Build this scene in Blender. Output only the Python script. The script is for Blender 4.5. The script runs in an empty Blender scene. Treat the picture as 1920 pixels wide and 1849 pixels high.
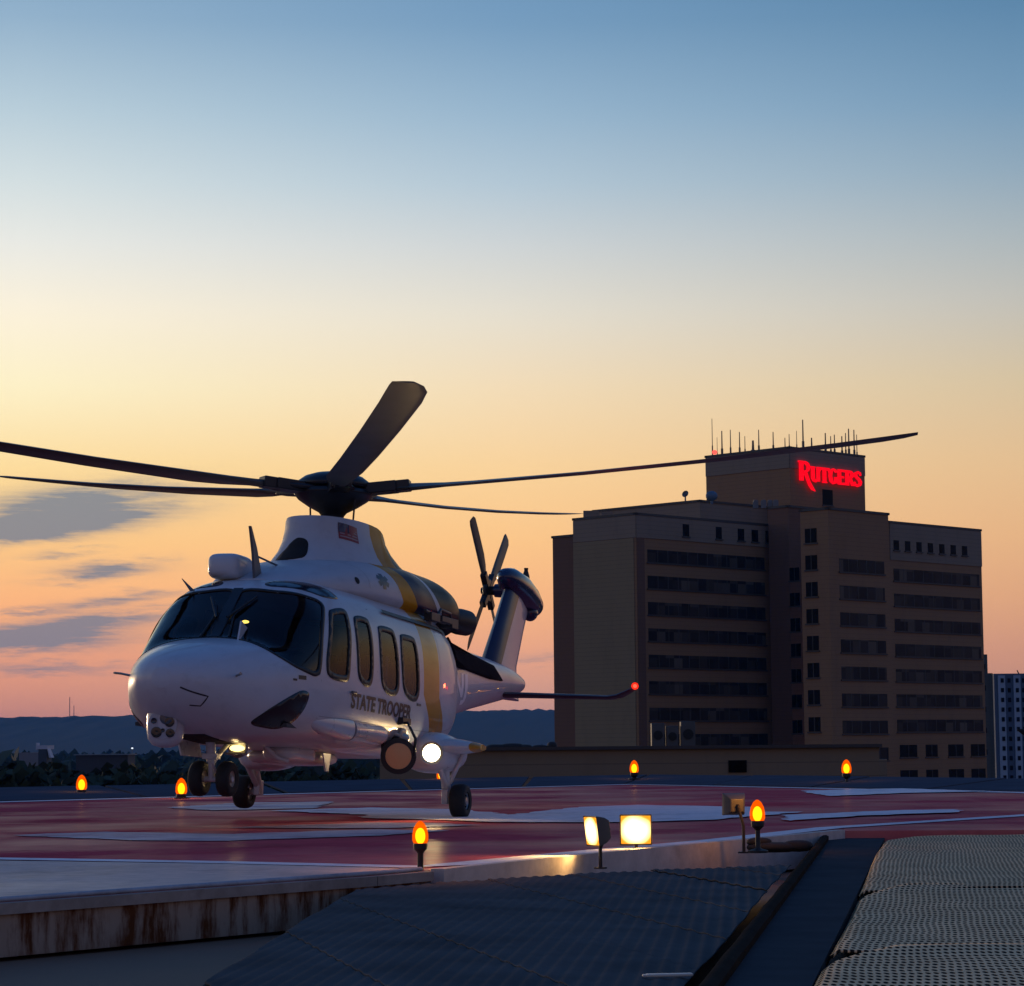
import bpy, bmesh, math, random
from math import sin, cos, pi, radians, atan2, sqrt
from mathutils import Vector, Matrix
from mathutils.bvhtree import BVHTree
from mathutils.geometry import delaunay_2d_cdt
random.seed(11)
S = bpy.context.scene
COL = S.collection

def lin(r, g, b):
    f = lambda c: (c/255/12.92) if c/255 <= .04045 else ((c/255+.055)/1.055)**2.4
    return (f(r), f(g), f(b), 1)

# ------------------------------------------------------------------ camera
CAMZ = .85; FPX = 4750.; HOR = 1398.; ROLL = radians(.5)
PITCH = math.atan((HOR-924.5)/FPX)
cd = bpy.data.cameras.new('camera'); cam = bpy.data.objects.new('camera', cd); COL.objects.link(cam)
fw = Vector((0, cos(PITCH), sin(PITCH))); u0 = Vector((0, -sin(PITCH), cos(PITCH))); r0 = Vector((1, 0, 0))
rt = r0*cos(ROLL)-u0*sin(ROLL); up = u0*cos(ROLL)+r0*sin(ROLL)
cam.matrix_world = Matrix(((rt.x, up.x, -fw.x, 0), (rt.y, up.y, -fw.y, 0), (rt.z, up.z, -fw.z, CAMZ), (0, 0, 0, 1)))
cd.sensor_fit = 'HORIZONTAL'; cd.sensor_width = 36; cd.lens = FPX/1920*36
cd.clip_start = .1; cd.clip_end = 30000
S.camera = cam

# ------------------------------------------------------------------ light and sky
S.view_settings.view_transform = 'Standard'; S.view_settings.look = 'None'
S.view_settings.exposure = 0; S.view_settings.gamma = 1; S.view_settings.use_curve_mapping = False
SUN_EL, SUN_AZ = radians(2.0), radians(-32)       # azimuth: 0 = away from the camera, negative = left
sd = bpy.data.lights.new('sun', 'SUN'); so = bpy.data.objects.new('sun', sd); COL.objects.link(so)
sd.energy = .8; sd.angle = radians(3); sd.color = (1, .72, .45)
tosun = Vector((sin(SUN_AZ)*cos(SUN_EL), cos(SUN_AZ)*cos(SUN_EL), sin(SUN_EL)))
so.rotation_euler = tosun.to_track_quat('Z', 'Y').to_euler()

W = bpy.data.worlds.new('World'); S.world = W; W.use_nodes = True
nt = W.node_tree; nt.nodes.clear()
class NB:
    """small helper to chain shader nodes"""
    def __init__(s, nt): s.nt = nt; s.n = nt.nodes; s.l = nt.links
    def new(s, t, **k):
        n = s.n.new(t)
        for a, b in k.items(): setattr(n, a, b)
        return n
    def put(s, sock, v):
        if hasattr(v, 'node'): s.l.new(v, sock)
        elif v is not None: sock.default_value = v
    def m(s, op, a, b=None, c=None, clamp=False):
        n = s.n.new('ShaderNodeMath'); n.operation = op; n.use_clamp = clamp
        s.put(n.inputs[0], a); s.put(n.inputs[1], b)
        if c is not None: s.put(n.inputs[2], c)
        return n.outputs[0]
    def mix(s, f, a, b, blend='MIX'):
        n = s.n.new('ShaderNodeMix'); n.data_type = 'RGBA'; n.blend_type = blend
        s.put(n.inputs[0], f); s.put(n.inputs[6], a); s.put(n.inputs[7], b)
        return n.outputs[2]
    def ramp(s, f, stops, interp='LINEAR'):
        n = s.n.new('ShaderNodeValToRGB'); r = n.color_ramp; r.interpolation = interp
        while len(r.elements) > 1: r.elements.remove(r.elements[-1])
        r.elements[0].position = stops[0][0]; r.elements[0].color = stops[0][1]
        for p, c in stops[1:]:
            e = r.elements.new(p); e.color = c
        s.put(n.inputs[0], f); return n.outputs[0]
    def noise(s, vec, scale, detail=4, rough=.55, out=0):
        n = s.n.new('ShaderNodeTexNoise'); n.inputs['Scale'].default_value = scale
        n.inputs['Detail'].default_value = detail; n.inputs['Roughness'].default_value = rough
        if vec is not None: s.l.new(vec, n.inputs['Vector'])
        return n.outputs[out]
    def xyz(s, v):
        n = s.n.new('ShaderNodeSeparateXYZ'); s.l.new(v, n.inputs[0]); return n.outputs
    def comb(s, x, y, z):
        n = s.n.new('ShaderNodeCombineXYZ'); s.put(n.inputs[0], x); s.put(n.inputs[1], y); s.put(n.inputs[2], z); return n.outputs[0]
B = NB(nt)
tc = B.new('ShaderNodeTexCoord'); D = tc.outputs['Generated']
dx, dy, dz = B.xyz(D)
el = B.m('MULTIPLY', B.m('ARCSINE', dz), 180/pi)            # degrees
az = B.m('MULTIPLY', B.m('ARCTAN2', dx, dy), 180/pi)        # 0 ahead, + right
def rampstops(L):      # L: (elevation, srgb) -> scaled to 0..90
    return [(max(0., e/90), lin(*c)) for e, c in L]
ef = B.m('DIVIDE', el, 90, clamp=True)
LEFT = [(0, (192, 128, 122)), (.8, (208, 142, 128)), (2.0, (236, 160, 128)), (3.2, (255, 182, 128)), (4.6, (255, 202, 136)), (6.2, (255, 221, 156)), (8, (255, 242, 200)),
        (9.7, (253, 243, 220)), (11.2, (234, 235, 229)), (12.6, (211, 223, 226)), (14.2, (183, 205, 218)), (16.3, (143, 175, 202)), (24, (78, 126, 180)), (45, (48, 94, 160)), (90, (36, 72, 134))]
MID = [(0, (190, 140, 135)), (.8, (212, 158, 142)), (2.0, (238, 168, 136)), (3.2, (252, 184, 132)), (4.6, (255, 200, 138)), (6.2, (252, 212, 155)), (8, (245, 221, 183)),
       (9.7, (231, 224, 208)), (11.2, (208, 213, 214)), (12.6, (180, 200, 214)), (14.2, (152, 182, 206)), (16.3, (116, 155, 190)), (24, (74, 122, 178)), (45, (48, 94, 160)), (90, (36, 72, 134))]
RIGHT = [(0, (180, 132, 122)), (.8, (198, 142, 124)), (2.0, (212, 152, 126)), (3.2, (226, 168, 128)), (4.6, (233, 182, 134)), (6.2, (230, 192, 146)), (8, (216, 196, 162)),
         (9.7, (196, 193, 184)), (11.2, (172, 183, 188)), (12.6, (146, 170, 188)), (14.2, (118, 154, 184)), (16.3, (92, 134, 170)), (24, (62, 110, 168)), (45, (46, 90, 156)), (90, (36, 72, 134))]
EAST = [(0, (132, 108, 112)), (4, (146, 120, 122)), (9, (138, 122, 134)), (16, (106, 116, 150)), (28, (70, 106, 160)), (50, (46, 90, 156)), (90, (36, 72, 134))]
cl = B.ramp(ef, rampstops(LEFT)); cm = B.ramp(ef, rampstops(MID)); cr = B.ramp(ef, rampstops(RIGHT)); ce = B.ramp(ef, rampstops(EAST))
fl = B.m('SMOOTH_MIN', B.m('MULTIPLY_ADD', az, 1/11.0, 1.0, clamp=True), 1, .0)
fr = B.m('DIVIDE', az, 11.5, clamp=True)
west = B.mix(fr, B.mix(fl, cl, cm), cr)
absaz = B.m('ABSOLUTE', B.m('ADD', az, 20))
fe = B.new('ShaderNodeMapRange', interpolation_type='SMOOTHSTEP')
B.l.new(absaz, fe.inputs[0]); fe.inputs[1].default_value = 38; fe.inputs[2].default_value = 115
sky = B.mix(fe.outputs[0], west, ce)
# streaky clouds low on the left: (px centre, py centre, half width px, half height px, tilt, strength)
CL = [(95, 990, 190, 22, -.12, 1.3), (140, 945, 180, 28, -.1, .8), (20, 1000, 110, 14, 0, .5), (120, 1043, 60, 7, -.1, .4), (200, 1073, 90, 14, -.08, .75), (215, 1128, 120, 10, -.12, .6), (150, 1172, 190, 16, -.1, .85),
      (50, 1205, 170, 18, -.04, 1.0), (90, 1254, 130, 10, 0, .5), (40, 1148, 120, 5, 0, .3), (1010, 1240, 120, 9, 0, .25)]
nz = B.noise(B.comb(B.m('MULTIPLY', az, .55), B.m('MULTIPLY', el, 3.0), 0), 1.6, 5, .6)
nz2 = B.noise(B.comb(B.m('MULTIPLY', az, .34), B.m('MULTIPLY', el, 5.5), 3), 2.3, 8, .72)
az2 = B.m('MULTIPLY_ADD', B.m('SUBTRACT', nz, .5), 2.2, az)
el2 = B.m('MULTIPLY_ADD', B.m('SUBTRACT', nz, .5), .75, el)
tot = None
for (px, py, w, h, tl, st) in CL:
    a0 = math.degrees((px-960)/FPX); e0 = math.degrees((1402-py)/FPX); wa = math.degrees(w/FPX); he = math.degrees(h/FPX)
    da = B.m('SUBTRACT', az2, a0); u = B.m('DIVIDE', da, wa)
    v = B.m('DIVIDE', B.m('SUBTRACT', B.m('SUBTRACT', el2, e0), B.m('MULTIPLY', da, -tl)), he)
    g = B.m('MULTIPLY', B.m('EXPONENT', B.m('MULTIPLY', B.m('ADD', B.m('MULTIPLY', u, u), B.m('MULTIPLY', v, v)), -1)), st)
    tot = g if tot is None else B.m('ADD', tot, g)
cf = B.m('MULTIPLY', tot, B.m('MULTIPLY_ADD', nz2, 2.8, .0), clamp=True)
cf = B.m('MULTIPLY', cf, .84)
sky = B.mix(cf, sky, lin(98, 122, 146))
bg = B.new('ShaderNodeBackground'); B.l.new(sky, bg.inputs[0]); bg.inputs[1].default_value = 1.0
st_ = B.new('ShaderNodeTexSky', sky_type='NISHITA'); st_.sun_disc = False; st_.sun_elevation = SUN_EL; st_.sun_rotation = SUN_AZ
bg2 = B.new('ShaderNodeBackground'); B.l.new(st_.outputs[0], bg2.inputs[0]); bg2.inputs[1].default_value = .004
ad = B.new('ShaderNodeAddShader'); B.l.new(bg.outputs[0], ad.inputs[0]); B.l.new(bg2.outputs[0], ad.inputs[1])
wo = B.new('ShaderNodeOutputWorld'); B.l.new(ad.outputs[0], wo.inputs[0])

# ------------------------------------------------------------------ materials
def mat(name, col, rough=.6, metal=0., var=.12, vscale=6., bump=0., bscale=40., coat=0., coord='Object', spec=.5):
    m = bpy.data.materials.new(name); m.use_nodes = True; b = NB(m.node_tree); p = b.n['Principled BSDF']
    p.inputs['Roughness'].default_value = rough; p.inputs['Metallic'].default_value = metal
    p.inputs['Coat Weight'].default_value = coat; p.inputs['Specular IOR Level'].default_value = spec
    t = b.new('ShaderNodeTexCoord').outputs[coord]
    c = tuple(col[:3])+(1,)
    if var:
        n = b.noise(t, vscale, 5, .6)
        k = b.m('MULTIPLY_ADD', n, 2*var, 1-var)
        b.l.new(b.mix(1., c, b.comb(k, k, k), 'MULTIPLY'), p.inputs['Base Color'])
        b.l.new(b.m('MULTIPLY_ADD', n, .2, rough-.1, clamp=True), p.inputs['Roughness'])
    else: p.inputs['Base Color'].default_value = c
    if bump:
        bn = b.new('ShaderNodeBump'); bn.inputs['Strength'].default_value = bump; bn.inputs['Distance'].default_value = .01
        b.l.new(b.noise(t, bscale, 4, .6), bn.inputs['Height']); b.l.new(bn.outputs[0], p.inputs['Normal'])
    return m
def emit(name, col, strength, rim=None):
    m = bpy.data.materials.new(name); m.use_nodes = True; n = m.node_tree; n.nodes.clear()
    if rim:           # a lamp face: hot filament area in the middle of an amber reflector
        b = NB(n); e = b.new('ShaderNodeEmission'); x, y, z = b.xyz(b.new('ShaderNodeTexCoord').outputs['Generated']); sq = lambda v: b.m('POWER', b.m('SUBTRACT', v, .5), 2.)
        r = b.m('SQRT', b.m('ADD', b.m('MAXIMUM', sq(x), sq(y)), sq(z)))
        b.l.new(b.ramp(r, [(0, tuple(c*strength/8 for c in col[:3])+(1,)), (.16, tuple(c*strength/8 for c in col[:3])+(1,)), (.58, tuple(c/8 for c in rim)+(1,))]), e.inputs[0]); e.inputs[1].default_value = 8
        o = b.new('ShaderNodeOutputMaterial'); b.l.new(e.outputs[0], o.inputs[0]); return m
    e = n.nodes.new('ShaderNodeEmission'); e.inputs[0].default_value = tuple(col[:3])+(1,); e.inputs[1].default_value = strength
    o = n.nodes.new('ShaderNodeOutputMaterial'); n.links.new(e.outputs[0], o.inputs[0]); return m
def lens(name, col, strength, clear=.5, tint=None):
    m = bpy.data.materials.new(name); m.use_nodes = True; b = NB(m.node_tree); b.n.clear()
    e = b.new('ShaderNodeEmission'); e.inputs[0].default_value = tuple(col[:3])+(1,); e.inputs[1].default_value = strength
    t = b.new('ShaderNodeBsdfTransparent'); t.inputs[0].default_value = (tint or tuple(max(.05, c) for c in col[:3]))+(1,)
    x = b.new('ShaderNodeMixShader'); x.inputs[0].default_value = 1-clear; b.l.new(t.outputs[0], x.inputs[1]); b.l.new(e.outputs[0], x.inputs[2])
    o = b.new('ShaderNodeOutputMaterial'); b.l.new(x.outputs[0], o.inputs[0]); return m
def glass(name, tint, rough=.02, ior=1.5):
    m = bpy.data.materials.new(name); m.use_nodes = True; b = NB(m.node_tree); b.n.clear()
    t = b.new('ShaderNodeBsdfTransparent'); t.inputs[0].default_value = tint+(1,)
    g = b.new('ShaderNodeBsdfGlossy'); g.inputs['Roughness'].default_value = rough
    f = b.new('ShaderNodeFresnel'); f.inputs[0].default_value = ior
    x = b.new('ShaderNodeMixShader'); b.l.new(f.outputs[0], x.inputs[0]); b.l.new(t.outputs[0], x.inputs[1]); b.l.new(g.outputs[0], x.inputs[2])
    o = b.new('ShaderNodeOutputMaterial'); b.l.new(x.outputs[0], o.inputs[0]); return m
WHITE = (.54, .55, .57)
YEL = (.50, .215, .005); NAVY = (.012, .02, .07)
def paint(name, bands, expr, navy=None, backface=None, coat=.35, spec=.2):
    """glossy aircraft paint; bands = [(t, colour)] constant steps over expr(x, y, z)"""
    m = bpy.data.materials.new(name); m.use_nodes = True; b = NB(m.node_tree); p = b.n['Principled BSDF']
    t = b.new('ShaderNodeTexCoord').outputs['Object']; x, y, z = b.xyz(t)
    v = b.m('MULTIPLY_ADD', expr(b, x, y, z), .05, .5)
    col = b.ramp(v, [(max(0, t_*.05+.5) if t_ > -9 else 0, tuple(c)+(1,)) for t_, c in bands], 'CONSTANT')
    if navy: col = b.mix(navy(b, x, y, z), col, (.018, .02, .03, 1))
    n = b.noise(t, 1.7, 6, .65); k = b.m('MULTIPLY_ADD', n, .16, .92)
    col = b.mix(1., col, b.comb(k, k, k), 'MULTIPLY')
    n2 = b.noise(b.comb(b.m('MULTIPLY', x, .25), y, z), 9, 6, .7)
    soot = b.m('MULTIPLY', b.m('SUBTRACT', n2, .52, clamp=True), 1.3, clamp=True)
    sk = b.m('SUBTRACT', 1, b.m('MULTIPLY', soot, .45)); col = b.mix(1., col, b.comb(sk, sk, sk), 'MULTIPLY')
    if backface:
        g = b.new('ShaderNodeNewGeometry'); col = b.mix(g.outputs['Backfacing'], col, b.mix(b.m('GREATER_THAN', x, 2.15), tuple(backface)+(1,), (.03, .03, .032, 1)))
    b.l.new(col, p.inputs['Base Color'])
    b.l.new(b.m('MULTIPLY_ADD', n2, .2, .3), p.inputs['Roughness'])
    p.inputs['Specular IOR Level'].default_value = spec; p.inputs['Coat Weight'].default_value = coat; p.inputs['Coat Roughness'].default_value = .03
    bn = b.new('ShaderNodeBump'); bn.inputs['Strength'].default_value = .12; bn.inputs['Distance'].default_value = .01
    b.l.new(b.noise(t, 2.2, 2, .4), bn.inputs['Height']); b.l.new(bn.outputs[0], p.inputs['Normal'])
    return m

# ------------------------------------------------------------------ mesh helpers
class MB:
    def __init__(s): s.v = []; s.f = []; s.mi = []; s.cur = 0
    def add(s, vs, fs):
        o = len(s.v); s.v += [tuple(q) for q in vs]
        for f in fs: s.f.append(tuple(i+o for i in f)); s.mi.append(s.cur)
        return s
    def box(s, c, size, M=None):
        c = Vector(c); h = [q/2 for q in size]; vs = []
        for dx in (-1, 1):
            for dy in (-1, 1):
                for dz in (-1, 1):
                    q = Vector((dx*h[0], dy*h[1], dz*h[2]))
                    if M is not None: q = M @ q
                    vs.append(c+q)
        return s.add(vs, [(0, 1, 3, 2), (4, 6, 7, 5), (0, 4, 5, 1), (2, 3, 7, 6), (0, 2, 6, 4), (1, 5, 7, 3)])
    def lathe(s, prof, c=(0, 0, 0), axis=(0, 0, 1), n=24, cap=True):
        """prof = [(radius, distance along axis)]"""
        a = Vector(axis).normalized(); u = a.orthogonal().normalized(); w = a.cross(u); c = Vector(c); vs = []; fs = []
        for r, h in prof:
            for j in range(n):
                t = 2*pi*j/n; vs.append(c+a*h+(u*cos(t)+w*sin(t))*r)
        for i in range(len(prof)-1):
            for j in range(n):
                k = (j+1) % n; fs.append((i*n+j, i*n+k, (i+1)*n+k, (i+1)*n+j))
        if cap:
            fs.append(tuple(range(n))[::-1]); fs.append(tuple((len(prof)-1)*n+j for j in range(n)))
        return s.add(vs, fs)
    def cyl(s, p0, p1, r0, r1=None, n=12):
        p0, p1 = Vector(p0), Vector(p1); d = p1-p0
        return s.lathe([(r0, 0), (r0 if r1 is None else r1, d.length)], p0, d, n)
    def tube(s, pts, r, n=8):
        pts = [Vector(q) for q in pts]; rr = r if isinstance(r, (list, tuple)) else [r]*len(pts); vs = []; fs = []
        a0 = None
        for i, q in enumerate(pts):
            t = (pts[min(i+1, len(pts)-1)]-pts[max(i-1, 0)]).normalized()
            if a0 is None: a0 = t.orthogonal().normalized()
            a0 = (a0-t*a0.dot(t)).normalized(); w = t.cross(a0)
            for j in range(n): vs.append(q+(a0*cos(2*pi*j/n)+w*sin(2*pi*j/n))*rr[i])
        for i in range(len(pts)-1):
            for j in range(n):
                k = (j+1) % n; fs.append((i*n+j, i*n+k, (i+1)*n+k, (i+1)*n+j))
        fs.append(tuple(range(n))[::-1]); fs.append(tuple((len(pts)-1)*n+j for j in range(n)))
        return s.add(vs, fs)
    def ell(s, c, rad, n=20, m=12, e=2.0):
        vs = []; fs = []; c = Vector(c); sp = lambda t: math.copysign(abs(t)**(2/e), t)
        for i in range(1, m):
            f = -pi/2+pi*i/m
            for j in range(n):
                t = 2*pi*j/n; vs.append(c+Vector((rad[0]*sp(cos(f))*sp(cos(t)), rad[1]*sp(cos(f))*sp(sin(t)), rad[2]*sp(sin(f)))))
        for i in range(m-2):
            for j in range(n):
                k = (j+1) % n; fs.append((i*n+j, i*n+k, (i+1)*n+k, (i+1)*n+j))
        b = len(vs); vs += [c-Vector((0, 0, rad[2])), c+Vector((0, 0, rad[2]))]
        for j in range(n):
            k = (j+1) % n; fs.append((b, k, j)); fs.append((b+1, (m-2)*n+j, (m-2)*n+k))
        return s.add(vs, fs)
    def prism(s, poly, vec):
        n = len(poly); p = [Vector(q) for q in poly]; v = Vector(vec)
        return s.add(p+[q+v for q in p], [tuple(range(n))[::-1], tuple(range(n, 2*n))]+[(i, (i+1) % n, n+(i+1) % n, n+i) for i in range(n)])
    def build(s, name, mats, parent=None, smooth=35, bevel=0.):
        me = bpy.data.meshes.new(name); me.from_pydata(s.v, [], s.f); me.validate()
        for m_ in (mats if isinstance(mats, (list, tuple)) else [mats]): me.materials.append(m_)
        if len(me.polygons) == len(s.mi) and any(s.mi): me.polygons.foreach_set('material_index', s.mi)
        bm = bmesh.new(); bm.from_mesh(me); bmesh.ops.recalc_face_normals(bm, faces=bm.faces); bm.to_mesh(me); bm.free()
        if smooth:
            me.polygons.foreach_set('use_smooth', [True]*len(me.polygons))
            try: me.set_sharp_from_angle(angle=radians(smooth))
            except Exception: pass
        o = bpy.data.objects.new(name, me); COL.objects.link(o)
        if parent is not None: o.parent = parent
        if bevel:
            bv = o.modifiers.new('bevel', 'BEVEL'); bv.width = bevel; bv.segments = 2; bv.limit_method = 'ANGLE'
        return o
def tag(o, label=None, cat=None, group=None, kind=None):
    if label: o['label'] = label
    if cat: o['category'] = cat
    if group: o['group'] = group
    if kind: o['kind'] = kind
    return o
def empty(name, loc=(0, 0, 0)):
    o = bpy.data.objects.new(name, None); COL.objects.link(o); o.location = loc; o.empty_display_size = .3; return o
def copy_tree(o, parent=None):
    c = o.copy(); COL.objects.link(c); c.parent = parent
    for ch in list(o.children): copy_tree(ch, c)
    return c
def P(px, py, d):                 # the world point at distance d behind picture position (px, py); used only to read sizes off the photograph
    v = fw+rt*((px-960)/FPX)+up*((924.5-py)/FPX); v = v*(d/v.y); return Vector((v.x, v.y, v.z+CAMZ))
def at(px, d): return P(px, 1390, d).x
def zat(px, py, d): return P(px, py, d).z

# --- loft of fuselage (shared text, pasted into scene.py) ---
FUS=[# x, zb, zt, w, zm, nt, nb, tumble
(4.80,1.10,1.30,.10,1.20,2.0,2.0,0),
(4.72,1.00,1.38,.27,1.19,2.0,2.0,0),
(4.55,.88,1.47,.43,1.18,2.1,2.1,0),
(4.30,.77,1.555,.58,1.17,2.1,2.2,0),
(4.00,.68,1.63,.72,1.18,2.2,2.4,0),
(3.70,.63,1.675,.85,1.20,2.4,2.7,.0),
(3.50,.62,1.71,.92,1.22,2.5,2.9,.02),
(3.25,.61,1.93,.98,1.25,2.7,3.1,.05),
(3.00,.61,2.15,1.03,1.28,2.9,3.3,.07),
(2.78,.61,2.33,1.06,1.30,3.1,3.4,.08),
(2.50,.61,2.42,1.08,1.32,3.3,3.5,.08),
(2.10,.61,2.47,1.10,1.33,3.5,3.5,.08),
(1.00,.61,2.50,1.12,1.35,3.8,3.5,.08),
(-.60,.61,2.50,1.12,1.36,3.8,3.4,.08),
(-1.30,.63,2.49,1.09,1.38,3.7,3.2,.08),
(-1.90,.70,2.45,1.00,1.42,3.4,3.0,.08),
(-2.50,.86,2.40,.83,1.50,3.1,2.8,.07),
(-3.10,1.05,2.36,.62,1.60,2.8,2.6,.05),
(-3.80,1.20,2.32,.46,1.70,2.6,2.4,.03),
(-5.00,1.40,2.27,.37,1.80,2.5,2.3,0),
(-6.30,1.58,2.24,.30,1.90,2.4,2.2,0),
(-7.30,1.72,2.20,.24,1.95,2.3,2.1,0),
(-8.10,1.86,2.12,.15,1.99,2.0,2.0,0),
(-8.40,1.95,2.05,.05,2.00,2.0,2.0,0)]
COWL=[# x, zb, zt, w, zm, nt, nb
(2.45,2.30,2.44,.30,2.36,2.2,2,0),
(2.20,2.28,2.54,.58,2.38,2.4,2,0),
(1.70,2.26,2.68,.76,2.40,2.6,2,0),
(1.10,2.25,2.80,.86,2.42,2.7,2,0),
(.40,2.24,2.90,.90,2.44,2.7,2,0),
(-.60,2.22,2.97,.90,2.45,2.6,2,0),
(-1.40,2.20,3.00,.86,2.46,2.4,2,0),
(-2.00,2.18,3.00,.87,2.48,2.3,2,0),
(-2.45,2.16,2.96,.83,2.50,2.3,2,0),
(-2.85,2.16,2.84,.72,2.46,2.2,2,0),
(-3.15,2.2,2.62,.48,2.4,2.0,2,0)]
def pchip(xs,ys,x):
    n=len(xs)
    if x<=xs[0]: return ys[0]
    if x>=xs[-1]: return ys[-1]
    h=[xs[i+1]-xs[i] for i in range(n-1)]; d=[(ys[i+1]-ys[i])/h[i] for i in range(n-1)]
    def m(i):
        if i==0: return d[0]
        if i==n-1: return d[-1]
        if d[i-1]*d[i]<=0: return 0.
        w1=2*h[i]+h[i-1]; w2=h[i]+2*h[i-1]
        return (w1+w2)/(w1/d[i-1]+w2/d[i])
    k=max(i for i in range(n-1) if xs[i]<=x)
    t=(x-xs[k])/h[k]
    return ((1+2*t)*(1-t)**2*ys[k]+t*(1-t)**2*h[k]*m(k)+t*t*(3-2*t)*ys[k+1]+t*t*(t-1)*h[k]*m(k+1))
def loft(ST,nx,na):
    S=sorted(ST); xs=[s[0] for s in S]; cols=[[s[k] for s in S] for k in range(1,8)]
    V=[];Fc=[]
    X=[xs[0]+(xs[-1]-xs[0])*i/nx for i in range(nx+1)]
    X=sorted(set(X+[xs[-1]-.01,xs[-1]-.03,xs[-1]-.05]))
    for x in X:
        zb,zt,w,zm,nt,nb,tu=[pchip(xs,c,x) for c in cols]
        for j in range(na):
            a=2*math.pi*j/na; c,s=math.cos(a),math.sin(a)
            n=nt if s>=0 else nb; h=(zt-zm) if s>=0 else (zm-zb)
            r=(abs(c)**n+abs(s)**n)**(-1/n)
            u,v=c*r,s*r
            y=w*u*(1-(tu*max(0,v)**2)); z=zm+h*v
            V.append((x,y,z))
    m=len(X)
    for i in range(m-1):
        for j in range(na):
            k=(j+1)%na
            Fc.append((i*na+j,i*na+k,(i+1)*na+k,(i+1)*na+j))
    Fc.append(tuple(range(na))[::-1]); Fc.append(tuple((m-1)*na+j for j in range(na)))
    return V,Fc

# ------------------------------------------------------------------ helicopter
PSI, PIT, ROL = .275874, .0461587, .0186702
def rotm(psi, p, r):
    f = Vector((-sin(psi), -cos(psi), 0)); l = Vector((cos(psi), -sin(psi), 0)); u = Vector((0, 0, 1))
    f2 = f*cos(p)+u*sin(p); u2 = u*cos(p)-f*sin(p); l2 = l*cos(r)-u2*sin(r); u3 = u2*cos(r)+l*sin(r)
    return Matrix((f2, l2, u3)).transposed()
HR = rotm(PSI, PIT, ROL)
heli = empty('helicopter')
heli.matrix_world = Matrix.Translation((-2.238755, 29.849184, .136362)) @ HR.to_4x4()
tag(heli, 'white rescue helicopter with yellow and navy bands landing on the red pad', 'helicopter')

white = mat('white_parts', WHITE, .3, coat=.3, var=.08)
black = mat('black_composite', (.012, .012, .014), .45)
rubber = mat('black_rubber', (.012, .012, .012), .75, var=.2, vscale=30)
frame_m = mat('window_rubber', (.008, .008, .009), .5)
metal = mat('bare_metal', (.32, .31, .3), .35, .9, var=.15)
greym = mat('grey_metal', (.12, .12, .13), .5, .2)
dark = mat('dark_cavity', (.01, .009, .009), .8)
navy_m = mat('navy_paint', NAVY, .25, coat=.4, var=.1)
bladem = mat('blade_grey', (.085, .078, .068), .45, var=.15, vscale=2)
ws_glass = glass('windshield_glass', (.45, .5, .54), .02, 1.45)
win_glass = glass('cabin_glass', (.66, .71, .84), .05, 1.18)
yel_m = mat('yellow_paint', YEL, .3, coat=.3)
def half(nb, a, b_): return nb.m('MULTIPLY', a, b_)
fus_m = paint('fuselage_paint', [(-99, WHITE), (-.86, YEL), (-.3, WHITE)],
              lambda b, x, y, z: b.m('ADD', x, b.m('MULTIPLY', b.m('MAXIMUM', b.m('SUBTRACT', 1.35, z), 0.), .9)),
              backface=(.50, .48, .45))
cowl_m = paint('cowling_paint', [(-99, (.03, .03, .033)), (-1.66, WHITE), (-1.52, NAVY), (-.56, YEL), (.0, WHITE)],
               lambda b, x, y, z: b.m('SUBTRACT', x, b.m('MULTIPLY', b.m('SUBTRACT', z, 2.47), 1.1)), coat=.05, spec=.03)
mast_m = paint('mast_fairing_paint', [(-99, (.03, .027, .025)), (-.62, YEL), (.0, WHITE)], lambda b, x, y, z: x, coat=.1, spec=.05)

def loft_obj(name, ST, nx, na, m, parent, holes=()):
    v, f = loft(ST, nx, na)
    bv = BVHTree.FromPolygons(v, f)
    if holes:
        keep = []
        for q in f:
            c = Vector((0, 0, 0))
            for i in q: c += Vector(v[i])
            c /= len(q); hit = False
            for h in holes:
                if h.inside(c): hit = True; break
            if not hit: keep.append(q)
        f = keep
    b = MB(); b.add(v, f); o = b.build(name, m, parent, smooth=60); return o, bv

def catmull(P_, n=6):
    out = []; N = len(P_)
    for i in range(N):
        p0, p1, p2, p3 = [Vector(P_[(i+k-1) % N]) for k in range(4)]
        for j in range(n):
            t = j/n
            out.append(.5*((2*p1)+(-p0+p2)*t+(2*p0-5*p1+4*p2-p3)*t*t+(-p0+3*p1-3*p2+p3)*t**3))
    return out
def pip(p, poly):
    x, y = p; c = False; n = len(poly)
    for i in range(n):
        x1, y1 = poly[i]; x2, y2 = poly[i-1]
        if (y1 > y) != (y2 > y) and x < (x2-x1)*(y-y1)/(y2-y1)+x1: c = not c
    return c
def inset(poly, w):
    n = len(poly); A = sum(poly[i][0]*poly[(i+1) % n][1]-poly[(i+1) % n][0]*poly[i][1] for i in range(n)); s = 1 if A > 0 else -1; out = []
    for i in range(n):
        a, b_, c = Vector(poly[i-1]), Vector(poly[i]), Vector(poly[(i+1) % n])
        t = (c-a)
        if t.length < 1e-9: out.append(tuple(b_)); continue
        t.normalize(); nrm = Vector((-t.y, t.x))*s; out.append(tuple(b_+nrm*w))
    return out
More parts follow.
